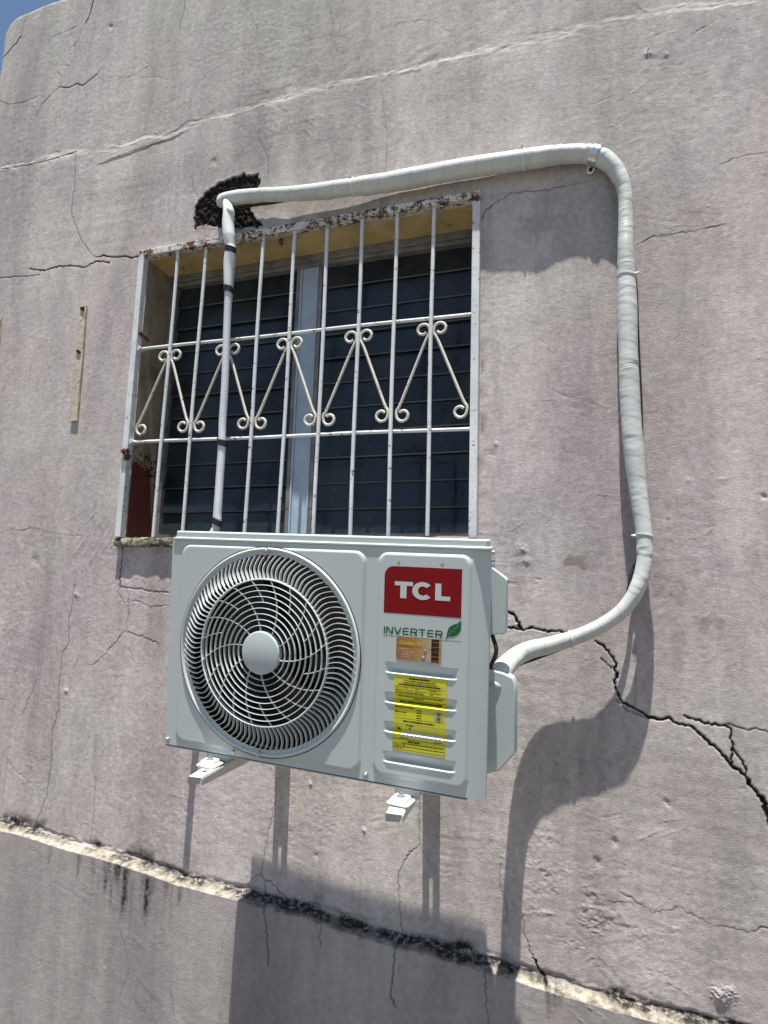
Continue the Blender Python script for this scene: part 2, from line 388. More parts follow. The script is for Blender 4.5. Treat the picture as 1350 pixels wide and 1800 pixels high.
LEDGE_U = [(-60,1432),(0,1445),(50,1455),(125,1480),(225,1507),(325,1540),(425,1565),(560,1600),(675,1638),(750,1655),(860,1687),(945,1713),(1075,1750),(1175,1776),(1265,1800),(1350,1822)]
CRACKS = [ # half width mm, depth of colour, photo points
 (1.8,1,[(165,0),(161,22),(152,42)]),(.6,.6,[(152,42),(145,52),(137,70)]),(.6,.7,[(90,67),(107,60),(135,48)]),(1.2,.8,[(135,75),(131,83)]),
 (2.0,1,[(-5,112),(12,95),(37,65)]),(.8,.8,[(37,65),(39,50),(45,30),(47,22)]),(.8,.8,[(-5,176),(15,184),(40,181),(65,171)]),(.5,.7,[(7,210),(15,185)]),
 (.9,.8,[(65,205),(72,187),(92,165),(107,152),(110,135),(102,127)]),(1.6,1,[(107,154),(120,155),(135,148),(145,152),(170,132)]),(.6,.7,[(170,131),(184,142),(197,135),(225,137),(260,117)]),
 (.8,.8,[(325,0),(322,25),(316,35),(316,52)]),(.4,.6,[(437,20),(452,50),(447,75),(440,76),(370,97),(330,115)]),(.5,.6,[(510,45),(542,44),(544,70),(582,61),(615,67)]),
 (.4,.6,[(587,0),(582,30),(586,57)]),(.4,.6,[(495,105),(480,145),(467,167)]),(.6,.7,[(467,180),(457,192),(455,240),(470,280),(470,310)]),
 (.9,.85,[(135,270),(132,325),(125,372),(137,410),(143,422),(155,440),(170,453)]),
 (2.4,1,[(255,450),(230,453),(217,450),(197,452),(183,449),(170,452)]),(2.0,1,[(192,462),(170,459),(147,471),(137,468),(107,468),(77,476),(53,474)]),
 (1.1,.9,[(70,484),(33,487),(-6,490)]),(.6,.7,[(-6,938),(20,930),(33,933),(60,928),(100,938),(153,943)]),(.8,.8,[(170,131),(176,120)]),
 (.9,.8,[(129,1028),(125,1064),(119,1089),(119,1130),(107,1150),(105,1180),(101,1205),(101,1247),(90,1289),(88,1344),(80,1400),(62,1450)]),
 (1.3,.9,[(215,958),(210,1011),(209,1032)]),(.9,.8,[(209,1032),(205,1042),(217,1060)]),(1.1,.9,[(209,1032),(250,1036),(258,1039),(294,1042)]),
 (.7,.8,[(224,1047),(224,1083),(219,1097),(222,1105),(205,1125),(183,1150),(161,1169),(150,1167)]),(.7,.7,[(222,1058),(242,1057),(262,1067),(300,1064)]),(1.0,.8,[(222,1111),(250,1120),(278,1133)]),
 (.8,.8,[(165,1425),(157,1478)]),(.6,.6,[(168,1292),(161,1350),(167,1372),(162,1420)]),(.7,.8,[(482,1345),(484,1400),(467,1490),(458,1536),(444,1544),(435,1557)]),
 (1.0,.9,[(458,1536),(466,1548),(476,1549),(489,1567),(511,1586)]),(.8,.8,[(465,1550),(465,1569),(468,1575)]),(1.1,.8,[(461,1596),(466,1625),(470,1677),(469,1700)]),(.8,.8,[(564,1627),(560,1646),(562,1665)]),
 (.8,.8,[(737,1395),(736,1440),(738,1485),(715,1505),(700,1535),(702,1600),(707,1642)]),(.6,.7,[(736,1485),(757,1520)]),(1.1,.9,[(694,1662),(690,1715),(685,1750),(695,1772)]),
 (.5,.7,[(880,1520),(878,1560),(892,1590),(890,1620)]),(.9,.8,[(920,1610),(920,1640),(937,1685),(947,1705)]),(2.2,1,[(937,1685),(947,1705),(962,1722)]),(.8,.8,[(852,1712),(855,1780),(858,1800)]),
 (.8,.8,[(1085,1565),(1150,1605),(1195,1595),(1250,1625),(1320,1637),(1356,1630)]),(.5,.6,[(1025,1560),(1060,1585),(1100,1588)]),
 (2.2,1,[(1047,1127),(1060,1134),(1078,1156),(1083,1173)]),(5.0,1,[(1080,1173),(1084,1190)]),(2.6,1,[(1084,1188),(1080,1196),(1083,1214),(1089,1227),(1104,1240),(1124,1250),(1140,1261)]),
 (3.4,1,[(1140,1261),(1161,1265),(1176,1261)]),(3.0,1,[(1176,1261),(1189,1271),(1210,1275),(1231,1291),(1259,1315),(1285,1345)]),(4.6,1,[(1285,1345),(1309,1362),(1321,1383),(1340,1403)]),(6.0,1,[(1340,1403),(1347,1425),(1354,1450)]),
 (1.2,.9,[(1056,1157),(1075,1175)]),(2.2,1,[(1203,1258),(1223,1266),(1239,1272),(1275,1275),(1285,1281)]),(1.8,1,[(1285,1281),(1288,1315),(1285,1345)]),(1.8,1,[(1288,1315),(1306,1339),(1312,1359)]),
 (1.1,.9,[(1280,1272),(1316,1284),(1329,1280),(1356,1289)]),(1.0,.9,[(1083,1230),(1101,1248),(1122,1256),(1137,1262)]),(.5,.7,[(1195,1253),(1199,1258)]),
 (4.2,1,[(888,1070),(893,1076),(907,1087),(915,1104)]),(3.0,1,[(888,1102),(907,1105),(920,1108),(935,1103),(954,1108),(972,1109),(1000,1113),(1020,1118)]),
 (1.2,.9,[(847,385),(852,372),(865,360)]),(.9,.8,[(865,360),(890,345),(895,340),(955,334),(995,327)]),(.6,.6,[(995,327),(1020,322),(1045,315)]),(.6,.7,[(790,322),(800,338)]),
 (.8,.8,[(1120,430),(1145,417),(1215,407),(1275,395)]),(.7,.7,[(1265,290),(1305,275),(1350,268)]),(.4,.6,[(1116,1126),(1118,1180),(1116,1255)]),
 (.6,.7,[(336,308),(340,335),(349,347)]),(.6,.7,[(356,398),(360,420),(362,436)]),(.4,.6,[(-6,1230),(25,1230),(40,1222)]),(.5,.6,[(25,1240),(22,1255)]),(.7,.8,[(37,1257),(62,1195)]),(.4,.6,[(-6,1117),(10,1115),(42,1085),(72,1075)]),
 (.6,.7,[(127,1178),(136,1158)]),(.5,.7,[(670,160),(680,240),(676,330)]),(.9,.9,[(1140,88),(1137,105)]),(.5,.6,[(668,365),(672,345)]),
 (1.2,.8,[(0,300),(60,290),(100,280),(135,268)]),(.9,.7,[(190,282),(245,262),(290,247)]),(.5,.5,[(5,1325),(25,1355),(45,1370),(60,1400)]),(.5,.6,[(12,1330),(0,1440)]),
 (.4,.55,[(240,1100),(225,1140),(240,1180)]),(.4,.55,[(1210,950),(1240,942),(1252,930)]),(.5,.5,[(700,40),(760,35),(800,60)]),(.4,.5,[(930,60),(980,52),(1040,60)]),
 (.6,.6,[(210,1640),(225,1700),(205,1760)]),(.6,.6,[(300,1745),(303,1790)]),(.5,.5,[(400,1620),(380,1700)]),(.7,.6,[(88,1500),(82,1520)]),
]
HOLE = [(341,402),(340,384),(343,358),(356,340),(381,321),(407,311),(426,304),(454,306),(457,319),(449,330),(440,345),(441,371),(449,384),(464,395),(452,399),(433,398),(420,403),(407,401),(387,401),(366,395),(353,395)]
TROWEL = [ # u, v, radius m, direction deg, amplitude mm, wavelength mm
 (165,950,.16,60,1.5,9),(200,1090,.17,-25,1.3,11),(185,1000,.12,80,1.0,9),(240,1180,.16,8,.9,12),(880,960,.12,35,1.3,9),(925,1070,.11,35,1.3,8),(870,1010,.1,-20,.8,9),
 (1000,1560,.24,8,1.1,10),(1080,1640,.20,-42,1.5,12),(950,1520,.13,0,1.0,9),(1150,1720,.24,-28,1.1,18),(560,1440,.22,-12,.8,11),(330,1420,.26,-28,.9,14),(820,1500,.17,4,.8,9),
 (600,80,.25,28,1.4,22),(740,95,.2,24,1.6,20),(880,45,.22,20,1.2,16),(520,215,.14,-40,.8,9),(1180,330,.3,-15,.5,12),(1220,1150,.15,30,.7,9),(1270,380,.1,30,.8,9),(200,1500,.25,-16,.9,12),
 (700,1450,.2,12,.7,9),(1040,270,.25,14,.5,14),(300,220,.2,18,.6,16),(470,1560,.2,-15,.6,12),(280,1690,.25,-30,.8,16),(230,1010,.1,-60,1.0,9),(700,150,.2,40,.6,14)]

def build_wall(parent):
    xs = np.concatenate([[-4.5, -3.0, -1.9, -1.3, -1.05, -.96], np.arange(-.92, WX0-.001, .0024), np.linspace(WX0, WX1, 481)[:-1],
                         np.arange(WX1, 2.12, .0024), [2.15, 2.2, 2.3, 2.5, 3, 4, 6]])
    zs = np.concatenate([[-Z0-.02, -2.8, -2.74], np.arange(-2.70, -2.205, .0024), np.arange(-2.205, -2.0, .0013), np.arange(-2.0, WZ0-.001, .0024), np.linspace(WZ0, WZ1, 410)[:-1],
                         np.arange(WZ1, 1.285, .0024), [1.30, 1.34, 1.45]])
    nx, nz = len(xs), len(zs)
    X, Z = np.meshgrid(xs, zs, indexing='ij')
    fade = 1.0
    Y = .0040*vnoise(xs, zs, .55, 1) + .0009*vnoise(xs, zs, .17, 2) + .00038*vnoise(xs, zs, .07, 3)
    Y += .00016*vnoise(xs, zs, .028, 4, .018) + .00013*vnoise(xs, zs, .0095, 5, .007)
    patchy = sstep(-.1, .8, vnoise(xs, zs, .22, 6))
    Y += patchy * (.00022*vnoise(xs, zs, .014, 7, .009) + .00020*vnoise(xs, zs, .006, 8))
    # sags and scrapes running almost horizontally
    Y += .00035*vnoise(xs, zs, .12, 9, .012) * sstep(.1, .9, vnoise(xs, zs, .4, 10))
    def win(x0, x1, z0, z1):
        i0, i1 = np.searchsorted(xs, [x0, x1]); j0, j1 = np.searchsorted(zs, [z0, z1])
        return slice(i0, i1), slice(j0, j1)
    for k, (u, v, r, ang, amp, wl) in enumerate(TROWEL):
        c = at(u, v); s = win(c[0]-r, c[0]+r, c[2]-r, c[2]+r)
        x = X[s]-c[0]; z = Z[s]-c[2]; a = math.radians(ang)
        p = (x*math.cos(a)+z*math.sin(a)); q = (-x*math.sin(a)+z*math.cos(a))
        p = p + .02*lnoise(x/.05+9, z/.05+7, 300+k); q = q + .006*lnoise(x/.04+3, z/.04+11, 200+k)
        n = lnoise(p/(wl*.009)+40, q/(wl*.001)+40, 20+k)
        m = sstep(r, r*.35, np.hypot(x, z)) * sstep(-.35, .45, lnoise(x/.06+5, z/.06+9, 50+k))
        Y[s] += amp*.00055*m*np.abs(n)**.8*np.sign(n)
    # scar: slight lip where a later coat stops
    sc = np.array([at(u, v)[[0, 2]] for u, v in [(-40,306),(0,300),(60,288),(135,268),(190,268),(250,246),(300,236),(340,215),(400,201),(466,180),(540,160),(600,146),(675,130),(790,105),(900,80),(1000,55),(1100,30),(1200,16),(1340,0)]])
    zsc = np.interp(xs, sc[:, 0], sc[:, 1])[:, None] + .006*vnoise(xs, zs, .03, 31) + .0025*vnoise(xs, zs, .008, 32)
    lip = .0034*np.clip(.75 + .9*vnoise(xs, zs, .11, 33), .1, 2)
    d = zsc - Z
    wd_ = .009 + .011*sstep(-.4, .8, vnoise(xs, zs, .10, 36))
    Y -= lip*(.62*sstep(-.3, 1, d/wd_) + .38*sstep(-1.2, -.2, d/wd_))*(1 - sstep(.03, .30, d))
    Y += .0009*np.exp(-(d/.018)**2)*vnoise(xs, zs, .018, 37, .006)
    Y += .0010*sstep(-.06, -.01, d)*(1-sstep(-.006, .003, d))*(vnoise(xs, zs, .09, 34) > -.1)
    s2 = np.array([at(u, v)[[0, 2]] for u, v in [(170,290),(245,262),(290,247),(330,228)]])
    d2 = np.interp(xs, s2[:, 0], s2[:, 1])[:, None] - Z + .003*vnoise(xs, zs, .02, 35)
    m2 = sstep(s2[0,0]-.02, s2[0,0]+.05, X)*(1-sstep(s2[-1,0]-.05, s2[-1,0]+.02, X))
    Y += m2*.0022*sstep(-.002, .005, d2)*(1-sstep(.02, .15, d2))
    # ledge: the lower wall stands 5 cm proud
    le = np.array([at(u, v)[[0, 2]] for u, v in LEDGE_U])
    zl = np.interp(xs, le[:, 0], le[:, 1])[:, None]
    zl = zl + .0022*vnoise(xs, zs[:1]*0+zs[:1], .10, 41)[:, :1] + .0006*vnoise(xs, zs, .02, 42)
    dl = zl - Z
    st = np.clip(dl/.0095, 0, 1); mid = np.clip(4*st*(1-st), 0, 1)
    Y -= .044*st + .0035*mid*vnoise(xs, zs, .010, 43, .004) + .0030*mid*vnoise(xs, zs, .024, 44)
    up_ = np.exp(-((dl+.006)/.010)**2)
    Y -= .0022*up_*vnoise(xs, zs, .011, 52, .006)
    Y += .006*np.exp(-((dl+.008)/.006)**2)*sstep(-.3, .6, vnoise(xs, zs, .06, 45))    # crack along the foot of the upper wall
    # attributes
    crack = np.zeros((nx, nz)); grime_and_shade = np.zeros((nx, nz)); brown = np.zeros((nx, nz)); pale = np.zeros((nx, nz)); green = np.zeros((nx, nz))
    lit = 1 - sstep(.50, .60, X)*(1-sstep(1.27, 1.36, X))  # sunlit ledge spans; between them the unit's shadow is painted in
    pale = sstep(-.0005, .0025, dl)*(1-sstep(.0095, .0115, dl))*(.35+.65*lit)  # cream ledge surface, painted paler where the sun reaches it
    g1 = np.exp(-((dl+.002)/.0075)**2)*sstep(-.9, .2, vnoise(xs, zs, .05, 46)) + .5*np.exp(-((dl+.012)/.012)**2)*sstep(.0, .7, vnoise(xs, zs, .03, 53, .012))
    unit_shade = (1-lit)*sstep(-.004, .002, dl)*(1-sstep(.004, .018, dl + .006*vnoise(xs, zs, .012, 47)))*.85  # unit's cast shadow painted dark along the ledge top
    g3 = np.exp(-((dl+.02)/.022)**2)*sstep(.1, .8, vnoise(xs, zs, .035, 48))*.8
    gp = .8*sstep(-.001, .001, dl)*(1-sstep(.003, .008, dl))*sstep(.05, .5, vnoise(xs, zs, .018, 49, .01)+.5*vnoise(xs, zs, .15, 50))
    grime_and_shade = np.clip(g1*.95 + unit_shade*(.55+.45*sstep(-.3, .5, vnoise(xs, zs, .06, 51))) + g3 + gp, 0, 1)
    for u, v, wd, ln, st_ in [(132,1512,.018,.07,.8),(185,1522,.03,.09,1),(203,1530,.035,.13,1.2),(218,1536,.02,.14,1.1),(256,1550,.018,.13,1.2),(262,1552,.02,.05,.9),(290,1560,.010,.05,.9),(165,1516,.02,.05,.6),
                              (315,1565,.012,.05,.6),(330,1570,.01,.04,.5),(970,1745,.016,.07,1),(982,1748,.01,.04,.7),(88,1490,.012,.06,.5),(230,1560,.008,.16,.7),(300,1565,.006,.12,.5)]:
        c = at(u, v, .047); s = win(c[0]-.08, c[0]+.08, c[2]-.25, c[2]+.05)
        x = X[s]-c[0]; z = c[2]-Z[s]; wn = lnoise(X[s]/.012+50, Z[s]/.09+50, 60)
        m = np.exp(-(x/(wd*(1-.4*np.clip(z/ln, 0, 1))))**2)*(1-sstep(ln*.5, ln*1.1, z))*sstep(-.03, -.005, z)*np.clip(.55+.8*wn, 0, 1)*st_
        grime_and_shade[s] = np.maximum(grime_and_shade[s], m)
    for u, v, rx, rz, a in [(1004,985,.020,.016,.75),(1015,985,.018,.012,.7),(1025,995,.02,.010,.7),(1192,1140,.018,.05,.35),(1240,1098,.016,.018,.4),(1262,1095,.014,.018,.4),(1160,1020,.02,.05,.28),(1190,1040,.02,.04,.28),
                            (1195,887,.03,.01,.3),(1320,980,.015,.05,.25),(555,125,.02,.02,.3),(960,350,.05,.03,.25),(940,395,.05,.05,.3),(1230,380,.05,.04,.25),(1265,440,.03,.07,.2),(70,650,.05,.1,.15),(290,1340,.06,.16,.25),(275,1050,.04,.2,.3)]:
        c = at(u, v); s = win(c[0]-3*rx, c[0]+3*rx, c[2]-3*rz, c[2]+3*rz)
        x = (X[s]-c[0])/rx; z = (Z[s]-c[2])/rz
        rr = np.hypot(x, z) + .45*lnoise(X[s]/.012+50, Z[s]/.012+50, 61)
        brown[s] = np.maximum(brown[s], a*(1-sstep(.6, 1.3, rr)))
    c = at(131, 775); s = win(c[0]-.06, c[0]+.06, c[2]-.16, c[2]+.1)
    green[s] = .55*np.exp(-((X[s]-c[0])/.018)**2)*np.exp(-((Z[s]-c[2])/.075)**2)
    # bumps, pits and plaster crumbs
    rg = np.random.default_rng(5)
    spots = [(1140,95,-.003,.012),(1170,97,-.002,.008),(196,47,.004,.01),(375,283,.003,.012),(420,390,.002,.01),(545,1378,-.003,.007),(640,1460,-.003,.006),(555,1505,.002,.008),(1045,1393,.003,.010),(1173,1412,.003,.008),(863,798,.002,.014),
             (872,780,-.003,.006),(1343,873,.004,.006),(1050,1515,.003,.009),(1080,1480,.003,.009),(1265,1750,-.006,.02),(1285,1745,-.005,.015),(918,965,-.003,.014),(925,985,-.003,.01),(133,1045,-.003,.01),(115,1215,-.003,.008),(60,985,.002,.016)]
    for k in range(150):
        spots.append((rg.uniform(0, 1350), rg.uniform(0, 1800), rg.choice([-1, -1, 1])*rg.uniform(.0004, .0011), rg.uniform(.0025, .005)))
    for u, v, h, r in spots:
        c = at(u, v); s = win(c[0]-3*r, c[0]+3*r, c[2]-3*r, c[2]+3*r)
        if X[s].size == 0: continue
        x = (X[s]-c[0])/r; z = (Z[s]-c[2])/r
        Y[s] += h*np.exp(-(x**2+z**2+.5*x*z))*(1+.5*lnoise(X[s]/.004+9, Z[s]/.004+9, 62))
    # scratches and float marks: short strokes, in loose families that share a direction
    for fam in range(46):
        fu, fv = rg.uniform(-20, 1370), rg.uniform(0, 1800); fa = rg.normal(0, .55) if rg.random() < .75 else rg.uniform(0, math.pi); fr = rg.uniform(20, 120)
        for q in range(rg.integers(3, 13)):
            c = at(fu+rg.normal(0, fr), fv+rg.normal(0, fr*.6)); a = fa+rg.normal(0, .12); ln_ = rg.uniform(.008, .055)*(1.6 if rg.random() < .15 else 1); cu = rg.normal(0, 2.0)
            s = win(c[0]-ln_-.006, c[0]+ln_+.006, c[2]-ln_-.006, c[2]+ln_+.006)
            if X[s].size == 0: continue
            x = X[s]-c[0]; z = Z[s]-c[2]; p = x*math.cos(a)+z*math.sin(a); w_ = -x*math.sin(a)+z*math.cos(a)-cu*p*p
            h_ = rg.choice([-1, 1])*rg.uniform(.0003, .0011); wd = rg.uniform(.0020, .0038)
            Y[s] += h_*np.exp(-(w_/wd)**2)*np.clip(1-(p/ln_)**2, 0, 1)*(.6+.6*lnoise(X[s]/.006+70, Z[s]/.006+70, 90))
    # patches of gritty, badly floated mortar
    for u, v, r in [(185,960,.10),(205,1080,.14),(160,1100,.08),(1010,1540,.2),(900,1480,.14),(1110,1660,.2),(885,960,.10),(910,1080,.09),(1170,120,.08),(370,270,.05),(540,1440,.2),(60,1360,.12),(560,210,.1),(1200,380,.08),(985,1640,.2),(300,1460,.18),(480,60,.15)]:
        c = at(u, v); s = win(c[0]-r, c[0]+r, c[2]-r, c[2]+r); d_r = np.hypot(X[s]-c[0], Z[s]-c[2])
        m = sstep(r, r*.3, d_r)*sstep(-.2, .5, lnoise(X[s]/.05+60, Z[s]/.03+60, 91))
        Y[s] += m*.00042*(lnoise(X[s]/.0065+80, Z[s]/.0050+80, 92)+.7*lnoise(X[s]/.014+80, Z[s]/.008+80, 93))
    # cracks, carved
    rc = np.random.default_rng(21)
    for hw, dk, pts in CRACKS:
        below = all(v > 1400+.29*u*.93+30 for u, v in pts)
        P = [at(u, v, .047 if (v > np.interp(u, [q[0] for q in LEDGE_U], [q[1] for q in LEDGE_U])+8) else 0)[[0, 2]] for u, v in pts]
        Q = [P[0]]
        for a, b in zip(P[:-1], P[1:]):
            L = np.linalg.norm(b-a); n = max(1, int(L/.0065)); nrm = np.array([-(b-a)[1], (b-a)[0]])/(L+1e-9)
            for k in range(1, n+1):
                t = k/n; j = 0 if k == n else rc.normal(0, .0017)
                Q.append(a+(b-a)*t+nrm*j)
        for a, b in zip(Q[:-1], Q[1:]):
            h = hw*.00070*rc.uniform(.35, 1.3); m = .012
            s = win(min(a[0], b[0])-m, max(a[0], b[0])+m, min(a[1], b[1])-m, max(a[1], b[1])+m)
            if X[s].size == 0: continue
            ab = b-a; L2 = ab@ab+1e-12
            t = np.clip(((X[s]-a[0])*ab[0]+(Z[s]-a[1])*ab[1])/L2, 0, 1)
            dd = np.hypot(X[s]-a[0]-t*ab[0], Z[s]-a[1]-t*ab[1])
            pk = dk*min(1, .30+hw*.42)
            val = pk*np.clip(1-(dd-h)/.0024, 0, 1)
            crack[s] = np.maximum(crack[s], val)
    Y += .0045*crack**2
    Y -= .0006*vnoise(xs, zs, .02, 63)*sstep(0, .2, crack)
    # broken-out hole round the pipe
    H = np.array([at(u, v)[[0, 2]] for u, v in HOLE]); s = win(H[:,0].min()-.03, H[:,0].max()+.03, H[:,1].min()-.03, H[:,1].max()+.03)
    px, pz = X[s], Z[s]; inside = np.zeros(px.shape, bool); dmin = np.full(px.shape, 9.)
    px = px + .006*lnoise(px/.012, pz/.012, 70)+.003*lnoise(px/.004, pz/.004, 76); pz = pz + .006*lnoise(px/.013+9, pz/.011+4, 71)+.003*lnoise(px/.004+3, pz/.004+7, 77)
    for i in range(len(H)):
        a, b = H[i], H[(i+1) % len(H)]
        cond = ((a[1] > pz) != (b[1] > pz)) & (px < (b[0]-a[0])*(pz-a[1])/(b[1]-a[1]+1e-12)+a[0]); inside ^= cond
        ab = b-a; t = np.clip(((px-a[0])*ab[0]+(pz-a[1])*ab[1])/(ab@ab), 0, 1)
        dmin = np.minimum(dmin, np.hypot(px-a[0]-t*ab[0], pz-a[1]-t*ab[1]))
    sd = np.where(inside, dmin, -dmin)
    cut = sstep(-.001, .0035, sd)
    n1 = lnoise(X[s]/.010+3, Z[s]/.010+3, 72); n2 = lnoise(X[s]/.005+3, Z[s]/.005+3, 73)
    Y[s] += cut*(.007+.0045*n1*sstep(.004,.02,sd)+.004*n2*sstep(.002,.008,sd)) - .0008*np.exp(-((sd+.004)/.004)**2)
    hol = sstep(-.0015, .0015, sd)
    hole = np.zeros((nx, nz)); hole[s] = hol
    crack = np.maximum(crack, hole*np.clip(.985+.06*vnoise(xs, zs, .006, 74), 0, 1))
    # plaster pushed round the window frame
    dw = np.maximum(np.maximum(WX0-.03-X, X-WX1-.03), np.maximum(WZ0-.03-Z, Z-WZ1-.03))
    near = np.exp(-(np.clip(dw, 0, None)/.02)**2)
    Y -= .002*near*sstep(-.5, .5, vnoise(xs, zs, .03, 80))
    grime_and_shade = np.maximum(grime_and_shade, .5*np.exp(-(np.clip(dw, 0, 1)/.012)**2)*sstep(.3, .9, vnoise(xs, zs, .03, 81))*(dw > 0))
    # rounded free end and parapet edge
    Xv = X + 0; Zv = Z + 0
    topn = .004*vnoise(xs, zs, .06, 90) + .0025*vnoise(xs, zs, .015, 91)
    cx = XL+RC; cz = ZT-RC
    ax = cx-X; az = Z-cz
    qx = np.maximum(ax, 0); qz = np.maximum(az, 0)
    sdist = np.where((ax > 0) & (az > 0), RC-np.hypot(qx, qz), np.minimum(X-XL, ZT-Z)) + topn
    out = sdist < 0
    corner = (ax > 0) & (az > 0); hyp = np.hypot(qx, qz)+1e-9
    Xo = np.where(corner, cx-qx/hyp*RC, np.maximum(X, XL)); Zo = np.where(corner, cz+qz/hyp*RC, np.minimum(Z, ZT))
    Xv = np.where(out, Xo, X); Zv = np.where(out, Zo, Z)
    t = np.clip(sdist/RB, 0, 1)
    edge = RB - np.sqrt(np.clip(RB**2-(RB*(1-t))**2, 0, None))
    Y = Y + np.where(out, RB + (-sdist), edge*(sdist < RB))
    grime_and_shade = np.maximum(grime_and_shade, .75*np.exp(-((sdist-.0)/.012)**2)*sstep(-.2, .4, vnoise(xs, zs, .03, 92))*(Z > .95))
    pale = np.maximum(pale, .5*np.exp(-((sdist+.012)/.02)**2)*(vnoise(xs, zs, .05, 93) > 0)*(Z > 1.1))
    # flatten against frame inside opening border
    me = bpy.data.meshes.new('wall')
    co = np.stack([Xv, Y, Zv], -1).reshape(-1, 3) - np.array(parent['_org'])
    idx = np.arange(nx*nz).reshape(nx, nz)
    a = idx[:-1, :-1]; b = idx[1:, :-1]; c = idx[1:, 1:]; d_ = idx[:-1, 1:]
    cxm = (xs[:-1]+xs[1:])/2; czm = (zs[:-1]+zs[1:])/2
    keep = ~((cxm[:, None] > WX0) & (cxm[:, None] < WX1) & (czm[None] > WZ0) & (czm[None] < WZ1))
    F = np.stack([a[keep], b[keep], c[keep], d_[keep]], -1)
    me.vertices.add(len(co)); me.vertices.foreach_set('co', co.astype(np.float32).ravel())
    me.loops.add(F.size); me.loops.foreach_set('vertex_index', F.astype(np.int32).ravel())
    me.polygons.add(len(F)); me.polygons.foreach_set('loop_start', np.arange(0, F.size, 4, dtype=np.int32))
    me.update(calc_edges=True)
    me.polygons.foreach_set('use_smooth', np.ones(len(F), bool))
    for nm, arr in (('crack', crack), ('grime_and_shade', grime_and_shade), ('brown', brown), ('pale', pale), ('green', green), ('low', st)):
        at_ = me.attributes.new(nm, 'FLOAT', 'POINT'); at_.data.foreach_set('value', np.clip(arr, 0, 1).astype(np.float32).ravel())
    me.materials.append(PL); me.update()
    o = bpy.data.objects.new('wall', me); link(o); o.parent = parent
    return o

HOUSE = root('house', (0, 0, -Z0), 'cracked lilac grey plastered house wall with rounded parapet corner and crumbling ledge', 'building')
build_wall(HOUSE)

# ------------------------------------------------------------------ window: reveal, sill, louvres
YW = .135
mb = MB()
mb.add([(WX0, .001, WZ1), (WX1, .001, WZ1), (WX1, .30, WZ1-.004), (WX0, .30, WZ1-.004)], [(0, 1, 2, 3)])   # soffit
mb.m = 1
zr = -.742
P = [(WX0, .001, WZ1), (WX0, .30, WZ1), (WX0, .30, WZ0), (WX0, .001, WZ0)]
mb.add(P, [(0, 1, 2, 3)])
mb.add([(WX1, .001, WZ1), (WX1, .30, WZ1), (WX1, .30, WZ0), (WX1, .001, WZ0)], [(3, 2, 1, 0)])
mb.m = 2
mb.add([(WX0, .001, WZ0), (WX1, .001, WZ0), (WX1, .30, WZ0+.01), (WX0, .30, WZ0+.01)], [(0, 1, 2, 3)])
rv = mb.build('window_reveal', [REV, TAN, SILL], HOUSE, smooth=0)
# dark red painted panel on the lower left reveal, ragged upper edge
mb = MB(); n = 26; top = []
for i in range(n + 1):
    t = i / n; y = .003 + .118 * t
    top.append((y, -.775 - .02 * t - (.16 * max(0, t - .78) / .22 * 1.0) + random.uniform(-.006, .006)))
vs = [(WX0 + .003, y, z) for y, z in top] + [(WX0 + .003, y, WZ0 + .003) for y, z in top]
mb.add(vs, [(i, i + 1, n + 2 + i, n + 1 + i) for i in range(n)])
mb.build('red_paint_patch', REDP, rv, (0, 0, -Z0), smooth=0)
# broken plaster crumbs and black growth above the patch
mb = MB()
for k in range(70):
    y = random.uniform(.01, .125); z = -.765 + random.gauss(0, .016) + (0 if y < .09 else -.05 * random.random()); r = random.uniform(.002, .008)
    c = np.array([WX0 + .003, y, z]); D = [np.array([random.uniform(.2, 1), random.uniform(-1, 1), random.uniform(-1, 1)]) * r for _ in range(4)]
    mb.add([c + d for d in D] + [c - np.array([.004, 0, 0])], [(0, 1, 2), (0, 2, 3), (0, 3, 1), (1, 3, 2), (0, 1, 4), (1, 2, 4), (2, 3, 4)])
mb.build('plaster_crumbs', simple('black_growth', (.035, .028, .020), .95, 0, .4, 40, .5, 120), rv, (0, 0, -Z0), smooth=0)
# sill
mb = MB(); n = 60; nzs = 6; vs = []; fs = []
xs_ = np.linspace(-.004, 1.262, n)
prof = [(.06, -1.044), (.0, -1.046), (-.016, -1.049), (-.020, -1.060), (-.017, -1.074), (.004, -1.077)]
for i, x in enumerate(xs_):
    for y, z in prof: vs.append((x, y + random.uniform(-.0025, .0025), z - .004 * x + random.uniform(-.002, .002)))
for i in range(n - 1):
    for j in range(5): fs.append((i*6+j, i*6+j+1, (i+1)*6+j+1, (i+1)*6+j))
fs.append(tuple(range(6))); fs.append(tuple((n-1)*6+j for j in range(5, -1, -1)))
mb.add(vs, fs); mb.build('window_sill', SILL, HOUSE, smooth=50)

